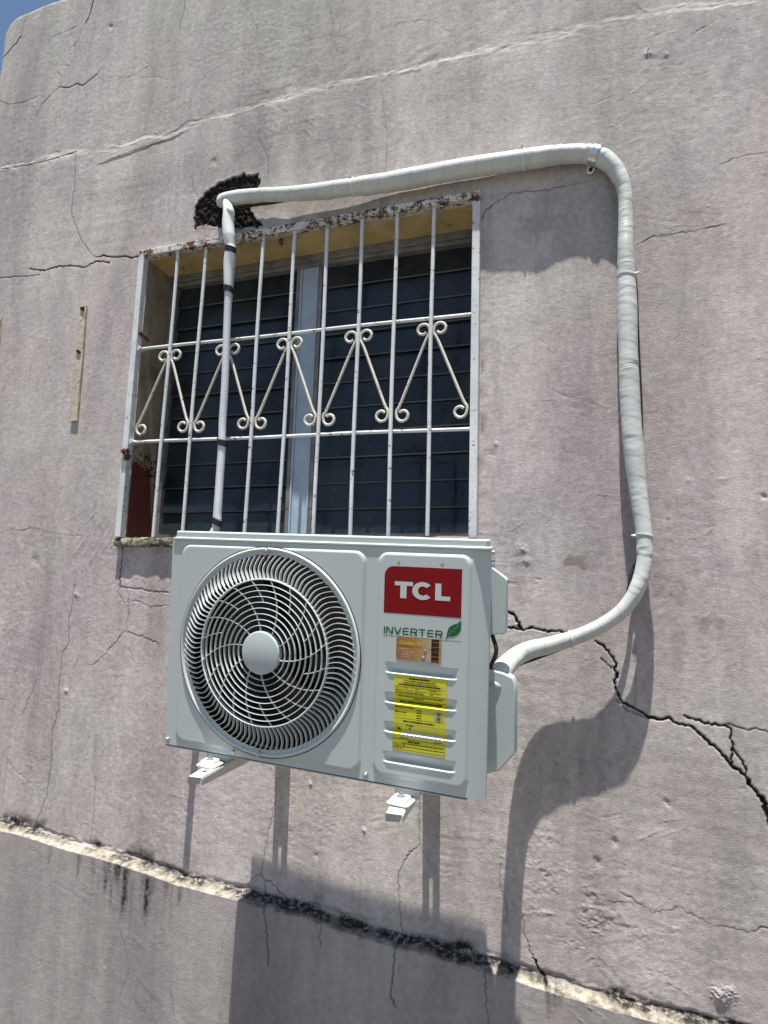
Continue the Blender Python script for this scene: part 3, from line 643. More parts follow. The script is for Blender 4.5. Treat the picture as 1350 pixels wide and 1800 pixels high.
# louvre window
mb = MB()
mb.box(WX0, WX1, YW - .012, YW + .04, -.055, -.030); mb.box(WX0, WX1, YW - .004, YW + .03, -.070, -.055)
for x in (WX0, WX1 - .012): mb.box(x, x + .012, YW - .010, YW + .045, -1.04, -.070)
mb.box(WX0 + .012, WX1 - .012, YW - .010, YW + .045, -1.04, -1.022)
win_ = mb.build('window', ALU, HOUSE, bevel=.002)
mb = MB(); mb.box(.585, .642, YW + .006, YW + .045, -1.022, -.070); mb.box(.578, .585, YW, YW + .045, -1.022, -.070); mb.box(.642, .648, YW, YW + .045, -1.022, -.070)
mb.build('mullion', MULL, win_, (0, 0, -Z0), bevel=.0015)
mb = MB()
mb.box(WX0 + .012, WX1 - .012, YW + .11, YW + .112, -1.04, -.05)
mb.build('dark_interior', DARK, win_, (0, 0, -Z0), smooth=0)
for x0, x1 in ((WX0 + .012, .578), (.648, WX1 - .012)):
    mbc = MB()
    zz = -.060
    for k in range(11):
        zt = -.064 - .0875 * k + .004; zb = zt - .0885
        a = .007 + .004 * math.sin(k * 1.7 + x0 * 5)
        y0 = YW + .022; P0 = [(x0 + .014, y0 + .004, zt), (x1 - .014, y0 + .004, zt), (x1 - .014, y0 - a, zb), (x0 + .014, y0 - a, zb)]
        g = MB(); P1 = [(p[0], p[1] + .005, p[2]) for p in P0]; P2 = [(P0[3][0], P0[3][1] + .002, P0[3][2] - .004), (P0[2][0], P0[2][1] + .002, P0[2][2] - .004)]
        g.add(P0 + P1, [(0, 3, 2, 1), (4, 5, 6, 7), (0, 1, 5, 4), (1, 2, 6, 5), (3, 0, 4, 7)])
        g.m = 1; g.add([P0[3], P0[2], P2[1], P2[0], P1[3], P1[2]], [(0, 3, 2, 1), (3, 4, 5, 2)])
        g.build('glass_slat', [GLASS, GEDGE], win_, (0, 0, -Z0), smooth=0)
    for xa in (x0, x1 - .016):
        mbc = MB()
        for k in range(11):
            zt = -.064 - .0875 * k
            mbc.box(xa + .001, xa + .015, YW + .002, YW + .030, zt - .0845, zt - .001)
        mbc.box(xa + .002, xa + .014, YW + .0035, YW + .028, -1.021, -.071)
        mbc.build('slat_carrier', ALU, win_, (0, 0, -Z0), bevel=.001)

# ------------------------------------------------------------------ iron grille
GR = root('window_grille', (.62, -.01, -1.05), 'chipped white iron window grille with bars and curled scrolls, rusting along its top', 'window grille')
mb = MB()
o_, i_ = (0.0, 1.252, -1.050, .001), .026
mb.box(.0, .024, -.024, .004, -1.046, .001); mb.box(1.228, 1.252, -.024, .004, -1.055, .001)
mb.box(.024, 1.228, -.026, .002, -.024, .001)
mb.build('frame', IRONT, GR, bevel=.003)
bx = [.163, .280, .396, .509, .628, .747, .868, .985, 1.105]; bb = [.152, .267, .386, .502, .622, .744, .866, .986, 1.105]
for i, (a, b) in enumerate(zip(bx, bb)):
    m = MB(); path = [(a + (b-a)*t + .0012*math.sin(7*t+i), -.012 + .001*math.sin(5*t+i), -.022 + (-1.046+.022)*t) for t in np.linspace(0, 1, 14)]
    m.tube(path, .0062, 10); m.build('vertical_bar', IRON, GR)
for z0, z1 in ((-.367, -.381), (-.709, -.732)):
    m = MB(); path = [(x, -.001, z0 + (z1-z0)*x/1.23 + .0012*math.sin(9*x)) for x in np.linspace(.016, 1.236, 20)]
    m.tube(path, .0058, 8)
    for x in (.026,): m.tube([(x, -.016, z0), (x, .012, z0)], .009, 8)
    m.build('rail', IRON, GR)
def scroll(xb, xe, zt, zb, mirror, y=-.006):
    """rod from a curl at the top beside xb down to a curl beside xe"""
    r1 = .0185; sgn = -1 if not mirror else 1        # sgn: side on which the top curl lies
    pts = []
    c1 = (xb + sgn * r1, zt - r1)
    for k in range(17):
        t = k / 16; a = math.radians(318 - 318 * t); r = r1 * (.62 + .38 * min(1, t * 2.2))
        ca = math.cos(a) if sgn < 0 else -math.cos(a)
        pts.append((c1[0] + ca * r, y, c1[1] + math.sin(a) * r))
    c2 = (xe - sgn * r1, zb + r1)
    tail = []
    for k in range(17):
        t = k / 16; a = math.radians(180 + 318 * t); r = r1 * (.62 + .38 * min(1, (1 - t) * 2.2))
        ca = math.cos(a) if sgn < 0 else -math.cos(a)
        tail.append((c2[0] + ca * r, y, c2[1] + math.sin(a) * r))
    p, q = np.array(pts[-1]), np.array(tail[0])
    mid = [p + np.array([0, 0, -.014]), p + (q-p)*.12 + np.array([0, 0, -.004]), p + (q-p)*.5, p + (q-p)*.88 + np.array([0, 0, .004]), q + np.array([0, 0, .014])]
    P = spline(pts + mid + tail, .004)
    m = MB(); m.tube(P, .0046, 8); return m
for k in (0, 2, 4, 6, 8):
    f = bx[k] / 1.25; zt = -.388 - .0125 * f; zb = -.682 - .018 * f
    xk = bx[k] * .55 + bb[k] * .45
    l = .036 if k == 0 else bb[k-1] + .008; r = 1.222 if k == 8 else bb[k+1] - .008
    scroll(xk - .007, l + .006, zt, zb, False).build('scroll', SCROLLM, GR)
    scroll(xk + .007, r - .006, zt, zb, True).build('scroll', SCROLLM, GR)
m = MB(); p = at(497, 425, .0); m.tube([(.560, .02, -.02), (.575, -.012, -.052), (.580, -.014, -.060)], [.008, .007, .006], 8); m.build('rusty_lug', RUST, GR)
m = MB(); m.tube([(.026, -.018, -.310), (.034, .006, -.318), (.038, .022, -.328)], [.009, .008, .005], 8); m.build('rusty_lug', RUST, GR)
m = MB()
for k in range(9):
    c = np.array([.020 + random.uniform(-.012, .022), -.028 + random.uniform(-.004, .008), -.755 + random.uniform(-.014, .014)])
    m.tube([c, c + np.array([random.uniform(-.008, .008), -.004, random.uniform(-.008, .008)])], random.uniform(.006, .011), 7)
m.build('rusty_lug', RUST, GR)

# ------------------------------------------------------------------ outdoor unit
Q = Matrix([[0.99835, 0.04828, 0.03113], [-0.04506, 0.99427, -0.09694], [-0.03563, 0.09538, 0.99480]])
TL = Vector((0.576775, -0.466283, -1.101242))
BASE = Vector((.4, .14, -.515))
AC = root('air_conditioner', TL + Q @ BASE, 'off white outdoor air conditioning unit with round fan guard and red badge on brackets', 'air conditioner', rot=Q, local=list(BASE))
FC = (.28127, -.2496); FR = .2325
LV = [-.2655, -.3285, -.390, -.453]
SCR = [(.201, -.491), (.539, -.490)]
def rr_sd(x, z, x0, x1, z0, z1, r):
    qx = np.abs(x-(x0+x1)/2)-(x1-x0)/2+r; qz = np.abs(z-(z0+z1)/2)-(z1-z0)/2+r
    return -(np.hypot(np.maximum(qx, 0), np.maximum(qz, 0))+np.minimum(np.maximum(qx, qz), 0)-r)
def H(x, z):
    """outward relief of the front panel"""
    x = np.asarray(x, float); z = np.asarray(z, float)
    a = rr_sd(x, z, .030, .528, -.490, -.007, .028); b = rr_sd(x, z, .554, .765, -.487, -.008, .024)
    for sx, sz in SCR:
        d = np.hypot(x-sx, (z-sz))-.021
        a = np.minimum(a, d)
    h = .0055*sstep(0, .008, a)+.0055*sstep(0, .008, b)
    for zl in LV:
        t = (zl+.021-z)/.018                                  # 0 top edge .. 1 deepest
        dep = .0105*np.clip(t, 0, 1)
        side = np.minimum(x-.580, .738-x)-.000
        dep = np.minimum(dep, np.clip((side - .30*0)*.75, 0, 1))
        back = sstep(zl-.0015, zl+.0035, z)
        dep = dep*back*(t > 0)
        h = h-dep
        h = h+.0015*np.exp(-((z-zl+.001)/.003)**2)*(side > 0)*np.clip(side/.01, 0, 1)
    for xd in (.6035, .7005):
        h = h-.002*np.exp(-(((x-xd)**2+(z+.0365)**2)/.0025**2))
    return h
def build_front(parent):
    xs = np.unique(np.round(np.concatenate([np.arange(0, .54, .0035), np.arange(.54, .7652, .0025), np.arange(.026,.042,.0015), np.arange(.516,.530,.0015), [.765]]), 5))
    zz = [np.arange(-.502, -.48, .0015), np.arange(-.48, -.24, .0025), np.arange(-.24, -.02, .004), np.arange(-.02, .0012, .0015)]
    for zl in LV: zz.append(np.arange(zl-.004, zl+.006, .0008)); zz.append([zl+.021, zl+.0195, zl+.023])
    zs = np.unique(np.round(np.concatenate(zz), 5))
    X, Z = np.meshgrid(xs, zs, indexing='ij'); nx, nz = X.shape
    R = np.hypot(X-FC[0], Z-FC[1])
    Y = -H(X, Z)
    Y = np.where(R < FR+.004, -.004, Y)
    me = bpy.data.meshes.new('front_panel')
    idx = np.arange(nx*nz).reshape(nx, nz)
    a, b, c, d = idx[:-1, :-1], idx[1:, :-1], idx[1:, 1:], idx[:-1, 1:]
    Rm = (R[:-1, :-1]+R[1:, :-1]+R[1:, 1:]+R[:-1, 1:])/4
    keep = Rm > FR-.010
    F = np.stack([a[keep], b[keep], c[keep], d[keep]], -1)
    used = np.unique(F); mp = -np.ones(nx*nz, int); mp[used] = np.arange(len(used)); F = mp[F]
    co = np.stack([X, Y, Z], -1).reshape(-1, 3)[used]-np.array(BASE)
    me.from_pydata(co.tolist(), [], F.tolist()); me.materials.append(CASE)
    me.polygons.foreach_set('use_smooth', [True]*len(me.polygons)); me.set_sharp_from_angle(angle=math.radians(50)); me.update()
    o = bpy.data.objects.new('front_panel', me); link(o); o.parent = parent; return o
FRONT = build_front(AC)
# casing body: bevelled front corner strip, sides and back (open towards the fan)
mb = MB()
plan = [(.765, .0), (.7805, .006), (.797, .017), (.798, .022), (.788, .030), (.780, .035), (.768, .150), (.735, .235), (.700, .298), (.02, .277), (.0, .26), (.0, .006), (.002, .001)]
def wallstrip(mb, plan, z0, z1):
    n = len(plan); mb.add([(x, y, z0) for x, y in plan]+[(x, y, z1) for x, y in plan], [(i, i+1, i+1+n, i+n) for i in range(n-1)])
wallstrip(mb, plan, -.505, .001)
mb.add([(x, y, -.5045) for x, y in plan], [tuple(range(len(plan)))])
mb.box(.004, .760, .004, .020, -.508, -.5048)
casing = mb.build('casing', CASE, AC, smooth=30)
for p_ in (0,): 
    m = MB(); m.box(.005, .62, .258, .268, -.50, 0); m.build('coil', DARK, AC, smooth=0)
# strip seams in the corner
# lid
mb = MB()
lp = [(.004, -.004), (.796, -.002), (.801, .018), (.786, .034), (.772, .155), (.738, .242), (.702, .306), (.004, .284)]
lp2 = [(.010, .001), (.791, .003), (.795, .020), (.781, .036), (.767, .150), (.733, .237), (.698, .300), (.010, .278)]
n = len(lp)
vs = [(x, y, .0015) for x, y in lp]+[(x, y, .006) for x, y in lp]+[(x, y, .0075) for x, y in lp2]+[(x, y, .020) for x, y in lp2]+[(x*.995+.002, y*.99+.003, .023) for x, y in lp2]
fs = []
for L in range(4): fs += [(L*n+i, L*n+(i+1) % n, (L+1)*n+(i+1) % n, (L+1)*n+i) for i in range(n)]
fs.append(tuple(range(4*n, 5*n))); fs.append(tuple(range(n-1, -1, -1)))
mb.add(vs, fs); mb.build('lid', LIDM, AC, smooth=30, bevel=.0012)
# cavity and fan
mb = MB()
mb.revolve([(FR-.002, -.002), (FR-.004, .06), (FR+.0, .12)], FC, 64)
mb.revolve([(FR, .12), (.001, .125)], FC, 32)
mb.build('fan_shroud', DARK, AC, smooth=40)
mb = MB()
for b in range(3):
    vs = []; nr, na = 8, 10
    for i in range(nr+1):
        r = .045+(.205-.045)*i/nr
        for j in range(na+1):
            t = j/na; a = math.radians(120*b+20)+math.radians(88)*(t-.5)*(.75+.35*i/nr)+.5*i/nr
            vs.append((FC[0]+r*math.cos(a), .075-.045*(t-.5)-.01*math.sin(math.pi*t), FC[1]+r*math.sin(a)))
    mb.add(vs, [(i*(na+1)+j, i*(na+1)+j+1, (i+1)*(na+1)+j+1, (i+1)*(na+1)+j) for i in range(nr) for j in range(na)])
mb.revolve([(.001, .045), (.04, .047), (.048, .055), (.050, .11)], FC, 32)
mb.build('fan', FANM, AC, smooth=60)
m = MB(); m.box(.33, .40, .118, .123, -.48, -.02); m.box(.34, .42, .10, .118, -.20, -.12); m.build('motor_mount', simple('dull_steel_mount', (.06, .065, .075), .45, .3, .1, 20), AC, bevel=.003)
# guard
def gy(r):   # dome of the guard (y of the front edges, negative = proud)
    return -np.interp(r, [.045, .165, .19, .222, .236], [.026, .0235, .019, .0085, .004])
mb = MB()
mb.revolve([(.2400, .0005), (.2400, -.0050), (.2385, -.0085), (.2362, -.0100), (.2335, -.0094), (.2318, -.0070), (.2312, -.003), (.2314, .012), (.2330, .012)], FC, 128)
def ringband(r, hw, depth, seg=96):
    y = gy(r); mb.revolve([(r-hw, y+depth), (r-hw, y+.0008), (r-hw*.4, y-.0002), (r+hw*.4, y-.0002), (r+hw, y+.0008), (r+hw, y+depth), (r-hw, y+depth)], FC, seg)
rin = .167
rings = [.0485+(rin-.0485)*k/9 for k in range(1, 10)]
for k, r in enumerate(rings): ringband(r, .00082 if k < 8 else .0016, .0065 if k < 8 else .010)
def blade(pts, hw, depth):
    """thin curved rib following pts (r, angle), standing back `depth`"""
    P = np.array([(FC[0]+r*math.cos(a), gy(r), FC[1]+r*math.sin(a)) for r, a in pts]); n = len(P)
    T = np.gradient(P, axis=0); Nn = np.stack([-T[:, 2], 0*T[:, 0], T[:, 0]], 1); Nn /= np.linalg.norm(Nn, axis=1)[:, None]
    dv = np.array([0, depth, 0])
    vs = []
    for i in range(n): vs += [P[i]-Nn[i]*hw+dv, P[i]-Nn[i]*hw+[0, .0005, 0], P[i]+Nn[i]*hw+[0, .0005, 0], P[i]+Nn[i]*hw+dv]
    fs = []
    for i in range(n-1):
        for k in range(3): fs.append((i*4+k, i*4+k+1, (i+1)*4+k+1, (i+1)*4+k))
        fs.append((i*4+3, i*4, (i+1)*4, (i+1)*4+3))
    mb.add(vs, fs)
NR = 100
for k in range(NR):
    a0 = 2*math.pi*k/NR; pts = []
    for j in range(11):
        t = j/10; r = .2322+(rin-.2322)*t
        s = .0185*math.sin(math.pi*min(1, t/.60)*.5) - .0075*max(0, (t-.6)/.4)**1.6      # tangential sweep
        pts.append((r, a0+s/r*1.05))
    blade(pts, .00075, .0095)
for k in range(20):
    full = k % 2 == 0; a0 = math.radians(92.6+18*k); pts = []
    rs = np.linspace(.047 if full else rings[4], rin, 12)
    for r in rs:
        t = (r-.048)/(rin-.048); pts.append((r, a0+math.radians(27.5)*(.9*t+.1*t*t)))
    blade(pts, .0008, .005)
guard = mb.build('fan_guard', GUARD, AC, smooth=45)
mb = MB(); mb.revolve([(.00005, -.0300), (.046, -.0299), (.0478, -.0292), (.0490, -.0275), (.0495, -.014), (.044, -.012)], FC, 64)
mb.build('hub_cap', HUB, guard, tuple(BASE), smooth=40)
mb = MB(); mb.revolve([(.2398, -.0030), (.2398, -.0064), (.2414, -.0066), (.2416, -.0030)], FC, 128); mb.build('guard_gap_shade', BLACK, guard, tuple(BASE), smooth=40)  # thin black ring painting the shadow line in the gap round the guard
# screws
for i, (x, z, y) in enumerate([(.008, -.489, -.001), (.201, -.491, -.0015), (.273, -.4835, -.011), (.539, -.490, -.0015), (.277, -.0165, -.011)]):
    m = MB(); m.revolve([(.0001, y-.0042), (.0030, y-.0038), (.0046, y-.0018), (.0050, y), (.0062, y+.0002), (.0064, y+.002)], (x, z), 20)
    m.box(x-.0028, x+.0028, y-.0046, y-.0036, z-.0006, z+.0006); m.build('screw', STEEL, AC, smooth=40)

# stickers: sheets that follow the pressed metal
def sheet(poly_x0, poly_x1, z0, z1, off, inside=None, dx=.004, dz=.0012):
    xs = np.linspace(poly_x0, poly_x1, max(2, int((poly_x1-poly_x0)/dx)+1)); zs = np.linspace(z0, z1, max(2, int((z1-z0)/dz)+1))
    X, Z = np.meshgrid(xs, zs, indexing='ij'); Y = -H(X, Z)-off
    nx, nz = X.shape; idx = np.arange(nx*nz).reshape(nx, nz)
    F = np.stack([idx[:-1, :-1], idx[1:, :-1], idx[1:, 1:], idx[:-1, 1:]], -1).reshape(-1, 4)
    return np.stack([X, Y, Z], -1).reshape(-1, 3).tolist(), F.tolist()
_font = {}
def text_geo(s, size, bold=0.0, shear=0.0):
    c = bpy.data.curves.new('t', 'FONT'); c.body = s; c.size = size; c.offset = bold; c.shear = shear; c.resolution_u = 3
    o = bpy.data.objects.new('t', c); link(o)
    bpy.context.view_layer.update()
    dg = bpy.context.evaluated_depsgraph_get(); me = bpy.data.meshes.new_from_object(o.evaluated_get(dg))
    v = [tuple(p.co) for p in me.vertices]; f = [tuple(p.vertices) for p in me.polygons]
    bpy.data.objects.remove(o); bpy.data.curves.remove(c); bpy.data.meshes.remove(me)
    return v, f
def put_text(mb, s, x, z, h, width=None, align='l', off=.0012, bold=0.0, shear=0.0, slope=0.0):
    v, f = text_geo(s, 1.0, bold/h if h else 0, shear)
    if not v: return
    xsv = [p[0] for p in v]; w0 = max(xsv)-min(xsv); x_min = min(xsv)
    sc = h/.72; sx = sc if width is None else width/w0
    W = w0*sx; x0 = x if align == 'l' else (x-W/2 if align == 'c' else x-W)
    vs = []
    for p in v:
        X = x0+(p[0]-x_min)*sx; Zp = z+p[1]*sc; vs.append([X, 0, Zp])
    A = np.array(vs); A[:, 1] = -H(A[:, 0], A[:, 2])-off
    mb.add(A.tolist(), f)
def rect(mb, x0, x1, z0, z1, off=.0012):
    v, f = sheet(x0, x1, z0, z1, off); mb.add(v, f)
def ribbon(mb, pts, wd, off=.0012):
    P = np.array(pts, float); T = np.gradient(P, axis=0); Nn = np.stack([-T[:, 1], T[:, 0]], 1); Nn /= np.linalg.norm(Nn, axis=1)[:, None]+1e-9
    vs = []
    for p, q in zip(P, Nn):
        for s in (-1, 1):
            a = p+q*wd/2*s; vs.append((a[0], float(-H(a[0], a[1]))-off, a[1]))
    mb.add(vs, [(2*i, 2*i+1, 2*i+3, 2*i+2) for i in range(len(P)-1)])
def flatpoly(mb, poly, off):
    mb.add([(p[0], float(-H(p[0], p[1]))-off, p[1]) for p in poly], [tuple(range(len(poly)))])

RED = simple('red_label_print', (.21, .001, .006), .22, 0, .02, 10, 0, 200, .28)
LWHITE = simple('label_letter_white', (.55, .60, .60), .3, 0, .02, 10)
LBL = simple('label_film', (.51, .565, .565), .22, 0, .02, 10)
GREEN = simple('green_print', (.003, .11, .024), .3, 0, .05, 10)
LEAFV = simple('leaf_vein_print', (.25, .40, .28), .3, 0, .05, 10)
YEL = simple('yellow_label', (.66, .64, .030), .4, 0, .03, 10)
INK = simple('black_ink', (.018, .018, .008), .45, 0, .05, 10)
GREYB = simple('grey_box_print', (.42, .44, .36), .4, 0, .03, 10)
GOLDT = simple('gold_text', (.62, .43, .030), .35, 0, .05, 10)
TINYW = simple('pale_small_print', (.66, .60, .52), .35, 0, .05, 10)
DKB = simple('dark_brown_print', (.028, .006, .003), .3, 0, .1, 10)
ORS = simple('orange_stripe_print', (.34, .11, .03), .3, 0, .1, 60)
WAVEM = simple('gold_wave_print', (.50, .32, .08), .3, 0, .2, 200)

# upper film with red badge
mb = MB(); v, f = sheet(.571, .7455, -.1865, -.038, .0003, dz=.006, dx=.006); mb.add(v, f)
film = mb.build('badge_label', LBL, AC, smooth=30)
mb = MB()
x0, x1, z0, z1, r = .5725, .7435, -.1395, -.0395, .021
poly = [(x0, z0), (x1, z0), (x1, z1)]+[(x0+r+r*math.cos(math.radians(a)), z1-r+r*math.sin(math.radians(a))) for a in range(90, 181, 10)]
flatpoly(mb, poly, .0006); red = mb.build('red_badge', RED, film, tuple(BASE), smooth=0)
mb = MB()
zt, zb = -.0715, -.1065
flatpoly(mb, [(.5965, zt-.0085), (.6095, zt-.0085), (.6095, zb), (.6235, zb), (.6235, zt-.0085), (.6375, zt-.0085), (.6375, zt), (.5965, zt)], .0010)
cc = ((.6595, (zt+zb)/2)); ro = (.0232, .0187); ri = (.0105, .0098); arc = []
for k in range(31):
    a = math.radians(42+276*k/30); arc.append(((cc[0]+ro[0]*math.cos(a), cc[1]+ro[1]*math.sin(a)), (cc[0]+ri[0]*math.cos(a), cc[1]+ri[1]*math.sin(a))))
vs = [p for q in arc for p in q]; mb.add([(p[0], float(-H(*p))-.0010, p[1]) for p in vs], [(2*i, 2*i+1, 2*i+3, 2*i+2) for i in range(30)])
flatpoly(mb, [(.6870, zb), (.7195, zb), (.7195, zb+.0090), (.7000, zb+.0090), (.7000, zt), (.6870, zt)], .0010)
mb.build('badge_letters', LWHITE, film, tuple(BASE), smooth=0)
# INVERTER wordmark drawn with strokes
mb = MB(); zt, zb = -.1690, -.1835; wd = .0030; xw = .5745; off = .0009; zm = (zt+zb)/2
def letters(word, x, lw, gap):
    for ch in word:
        a, b = x, x+lw
        if ch == 'I': ribbon(mb, [(a+.001, zb), (a+.001, zt)], wd, off); x += .0062; continue
        if ch == 'N': ribbon(mb, [(a, zb), (a, zt-.0005)], wd, off); ribbon(mb, [(a, zt), (b, zb)], wd, off); ribbon(mb, [(b, zb), (b, zt)], wd, off)
        if ch == 'V': ribbon(mb, [(a-.001, zt), ((a+b)/2, zb)], wd, off); ribbon(mb, [((a+b)/2, zb), (b+.001, zt)], wd, off)
        if ch == 'E':
            ribbon(mb, [(b, zt-.001), (a+.003, zt-.001), (a+.0008, zt-.003), (a+.0008, zm+.001), (a+.002, zm)], wd, off); ribbon(mb, [(a+.002, zm), (b, zm)], wd, off)
            ribbon(mb, [(a+.002, zm), (a+.0008, zm-.001), (a+.0008, zb+.003), (a+.003, zb+.001), (b, zb+.001)], wd, off)
        if ch == 'R':
            ribbon(mb, [(a, zb), (a, zt)], wd, off); ribbon(mb, [(a, zt-.001), (b-.002, zt-.001), (b, zt-.003), (b, zm+.001), (b-.002, zm-.0005), (a, zm-.0005)], wd, off); ribbon(mb, [(b-.0055, zm-.001), (b+.0005, zb)], wd, off)
        if ch == 'T': ribbon(mb, [(a-.0015, zt-.001), (b+.0005, zt-.001)], wd, off); ribbon(mb, [((a+b)/2, zb), ((a+b)/2, zt)], wd, off)
        x += lw+gap
letters('INVERTER', xw, .0130, .0053)
mb.build('wordmark', GREEN, film, tuple(BASE), smooth=0)
mb = MB(); Lp = spline([(.7135, -.1800), (.7150, -.1700), (.7185, -.1610), (.7270, -.1545), (.7370, -.1500), (.7425, -.1430)], .001)[:, :2]
Lr = spline([(.7425, -.1430), (.7440, -.1530), (.7430, -.1640), (.7370, -.1735), (.7270, -.1785), (.7135, -.1800)], .001)[:, :2]
flatpoly(mb, [tuple(p) for p in Lr]+[tuple(p) for p in Lp[1:-1]], .0008); ribbon(mb, spline([(.7155, -.1790), (.7120, -.1850)], .001)[:, :2], .0022, .0008)
lf = mb.build('leaf_print', GREEN, film, tuple(BASE), smooth=0)
mb = MB(); ribbon(mb, spline([(.7165, -.1775), (.7270, -.1660), (.7355, -.1560), (.7405, -.1490)], .002)[:, :2], .0007, .0011)
for a, b in (((.7235, -.170), (.720, -.1645)), ((.7305, -.162), (.728, -.1575)), ((.7260, -.1675), (.7335, -.1690)), ((.7335, -.1585), (.7400, -.1600))): ribbon(mb, [a, b], .0005, .0011)
mb.build('leaf_veins', LEAFV, film, tuple(BASE), smooth=0)

# golden label
def gold_mat():
    m, nt, bs = nmat('gold_label_print')
    tc = N(nt, 'ShaderNodeTexCoord'); sp = N(nt, 'ShaderNodeSeparateXYZ'); nt.links.new(tc.outputs['Generated'], sp.inputs[0])
    c = ramp(nt, sp.outputs[0], .0, 1.0, (.34, .13, .045, 1), (.52, .44, .31, 1))
    el = nt.nodes[-1].color_ramp.elements.new(.5) if hasattr(nt.nodes[-1], 'color_ramp') else None
    if el: el.color = (.40, .22, .06, 1)
    c = mix(nt, math_(nt, 'MULTIPLY', noise(nt, tc.outputs['Object'], 60), .2), c, (.25, .08, .03))
    nt.links.new(c, bs.inputs['Base Color']); bs.inputs['Roughness'].default_value = .3; return m
mb = MB(); poly = rrect(.6035, .690, -.2355, -.1885, .005); flatpoly(mb, poly, .0007)
gl = mb.build('small_gold_label', gold_mat(), AC, smooth=0)
mb = MB(); rect(mb, .6815, .6985, -.2357, -.1880, .0010); mb.build('label_dark_band', DKB, gl, tuple(BASE), smooth=0)
mb = MB()
for k in range(5): z = -.1935-.0097*k; flatpoly(mb, [(.684, z-.0012), (.697, z-.0016), (.697, z+.0004), (.684, z)], .0013)
mb.build('label_stripes', ORS, gl, tuple(BASE), smooth=0)
mb = MB(); ribbon(mb, [(.7005+.0016*math.sin(k*.66), -.1885-.0470*k/60) for k in range(61)], .0032, .0012); mb.build('label_wave_edge', WAVEM, gl, tuple(BASE), smooth=0)
mb = MB(); put_text(mb, 'Golden fin', .6095, -.2035, .0085, .0515, bold=.00035); mb.build('label_title', GOLDT, gl, tuple(BASE), smooth=0)
mb = MB()
put_text(mb, 'Long Lasting -', .6095, -.2135, .0034, .024)
for k, t in enumerate(('Energy Saving', 'Anti-Bacteria', 'Air Purity')):
    z = -.2195-.0055*k; put_text(mb, t, .6185, z, .0034, (.025, .024, .0165)[k]); flatpoly(mb, [(.6150, z+.0006), (.6162, z+.0006), (.6162, z+.0020), (.6150, z+.0020)], .0012)
mb.build('label_small_print', TINYW, gl, tuple(BASE), smooth=0)
for x, z, r in ((.6795, -.2025, .0025), (.6685, -.2105, .0036), (.6640, -.2255, .0047)):
    m = MB(); flatpoly(m, [(x+r*math.cos(a), z+r*math.sin(a)) for a in np.linspace(0, 2*math.pi, 20, endpoint=False)], .0014)
    q = m.build('label_bubble', simple('bubble_rim', (.12, .16, .16), .3), gl, tuple(BASE), smooth=0)
    m = MB(); flatpoly(m, [(x+r*.68*math.cos(a), z+r*.68*math.sin(a)) for a in np.linspace(0, 2*math.pi, 20, endpoint=False)], .0016)
    m.build('label_bubble', simple('bubble_fill', (.62, .70, .72), .3), gl, tuple(BASE), smooth=0)

# yellow energy label, pressed into the louvres
mb = MB(); v, f = sheet(.6005, .7165, -.4265, -.2690, .0005, dz=.0008); mb.add(v, f)
yl = mb.build('energy_label', YEL, AC, smooth=40)
mb = MB(); X0, X1, XC = .6040, .7140, .6585
def T(s, x, z, h, wdt, al='c', b=.00012): put_text(mb, s, x, z, h, wdt, al, .0011, b)
def ln(z, x0=X0, x1=X1, t=.0007): rect(mb, x0, x1, z-t/2, z+t/2, .0011)
T('EFICIENCIA ENERG\u00c9TICA', XC-.001, -.2752, .0026, .046, b=.0003); T('Relaci\u00f3n de Eficiencia Energ\u00e9tica Estacional (REEE)', XC, -.2797, .0021, .068)
T('Determinada como se establece en la NOM-026-ENER', XC, -.2837, .0021, .076); T('ACONDICIONADORES DE AIRE TIPO DIVIDIDO INVERTER', XC-.001, -.2885, .0026, .094, b=.0003)
ln(-.2912); T('Marca:', X0, -.2948, .0019, .007, 'l'); T('Tipo:', .625, -.2950, .0019, .006, 'l'); T('Modelo:', .6485, -.2950, .0019, .007, 'l'); T('Capacidad:', .678, -.2952, .0019, .017, 'l')
T('Minisplit Inverter', X0, -.2998, .0019, .021, 'l'); T('S\u00f3lo enfriamiento', .627, -.2998, .0019, .019, 'l'); T('Unidad de pared exterior', .648, -.3000, .0019, .028, 'l'); T('3 517 W de potencia', .680, -.3003, .0019, .025, 'l')
T('Capacidad de enfriamiento (efecto neto)', X0, -.3040, .0022, .063, 'l', .0002); T('Wt', .680, -.3040, .0022, .009, 'l'); ln(-.3062); ln(-.3096)
T('Compare el consumo de energ\u00eda de este equipo con otros similares', XC, -.3134, .0023, .098, b=.0002); T('antes de comprar', XC-.004, -.3172, .0023, .023, b=.0002); ln(-.3205)
T('Relaci\u00f3n de Eficiencia Energ\u00e9tica Estacional (REEE)', XC, -.3260, .0031, .092, b=.0002)
T('REEE establecida en esta NOM', X0, -.3357, .0022, .042, 'l', .0002); T('REEE de este equipo', X0, -.3460, .0022, .027, 'l', .0002)
for k, t in enumerate(('(Wt/We)', '(BTU/Wh)', '(Wt/We)', '(BTU/Wh)')): T(t, .6530, -.3390-.0053*k, .0022, .010, 'l', .00015)
T('4,68', .7010, -.3415, .0030, .009, b=.0003); T('16,0', .7010, -.3465, .0018, .005); T('5,57', .7010, -.3518, .0030, .009, b=.0003); T('19,0', .7010, -.3570, .0018, .005)
ln(-.3580); T('Ahorro de Energ\u00eda de este Equipo', XC-.001, -.3645, .0032, .070, b=.00035)
T('19.2%', .6375, -.3745, .0040, .0155, b=.0003)
flatpoly(mb, [(.6365, -.3835), (.6385, -.3805), (.6380, -.3775), (.6350, -.3775), (.6345, -.3805)], .0011)
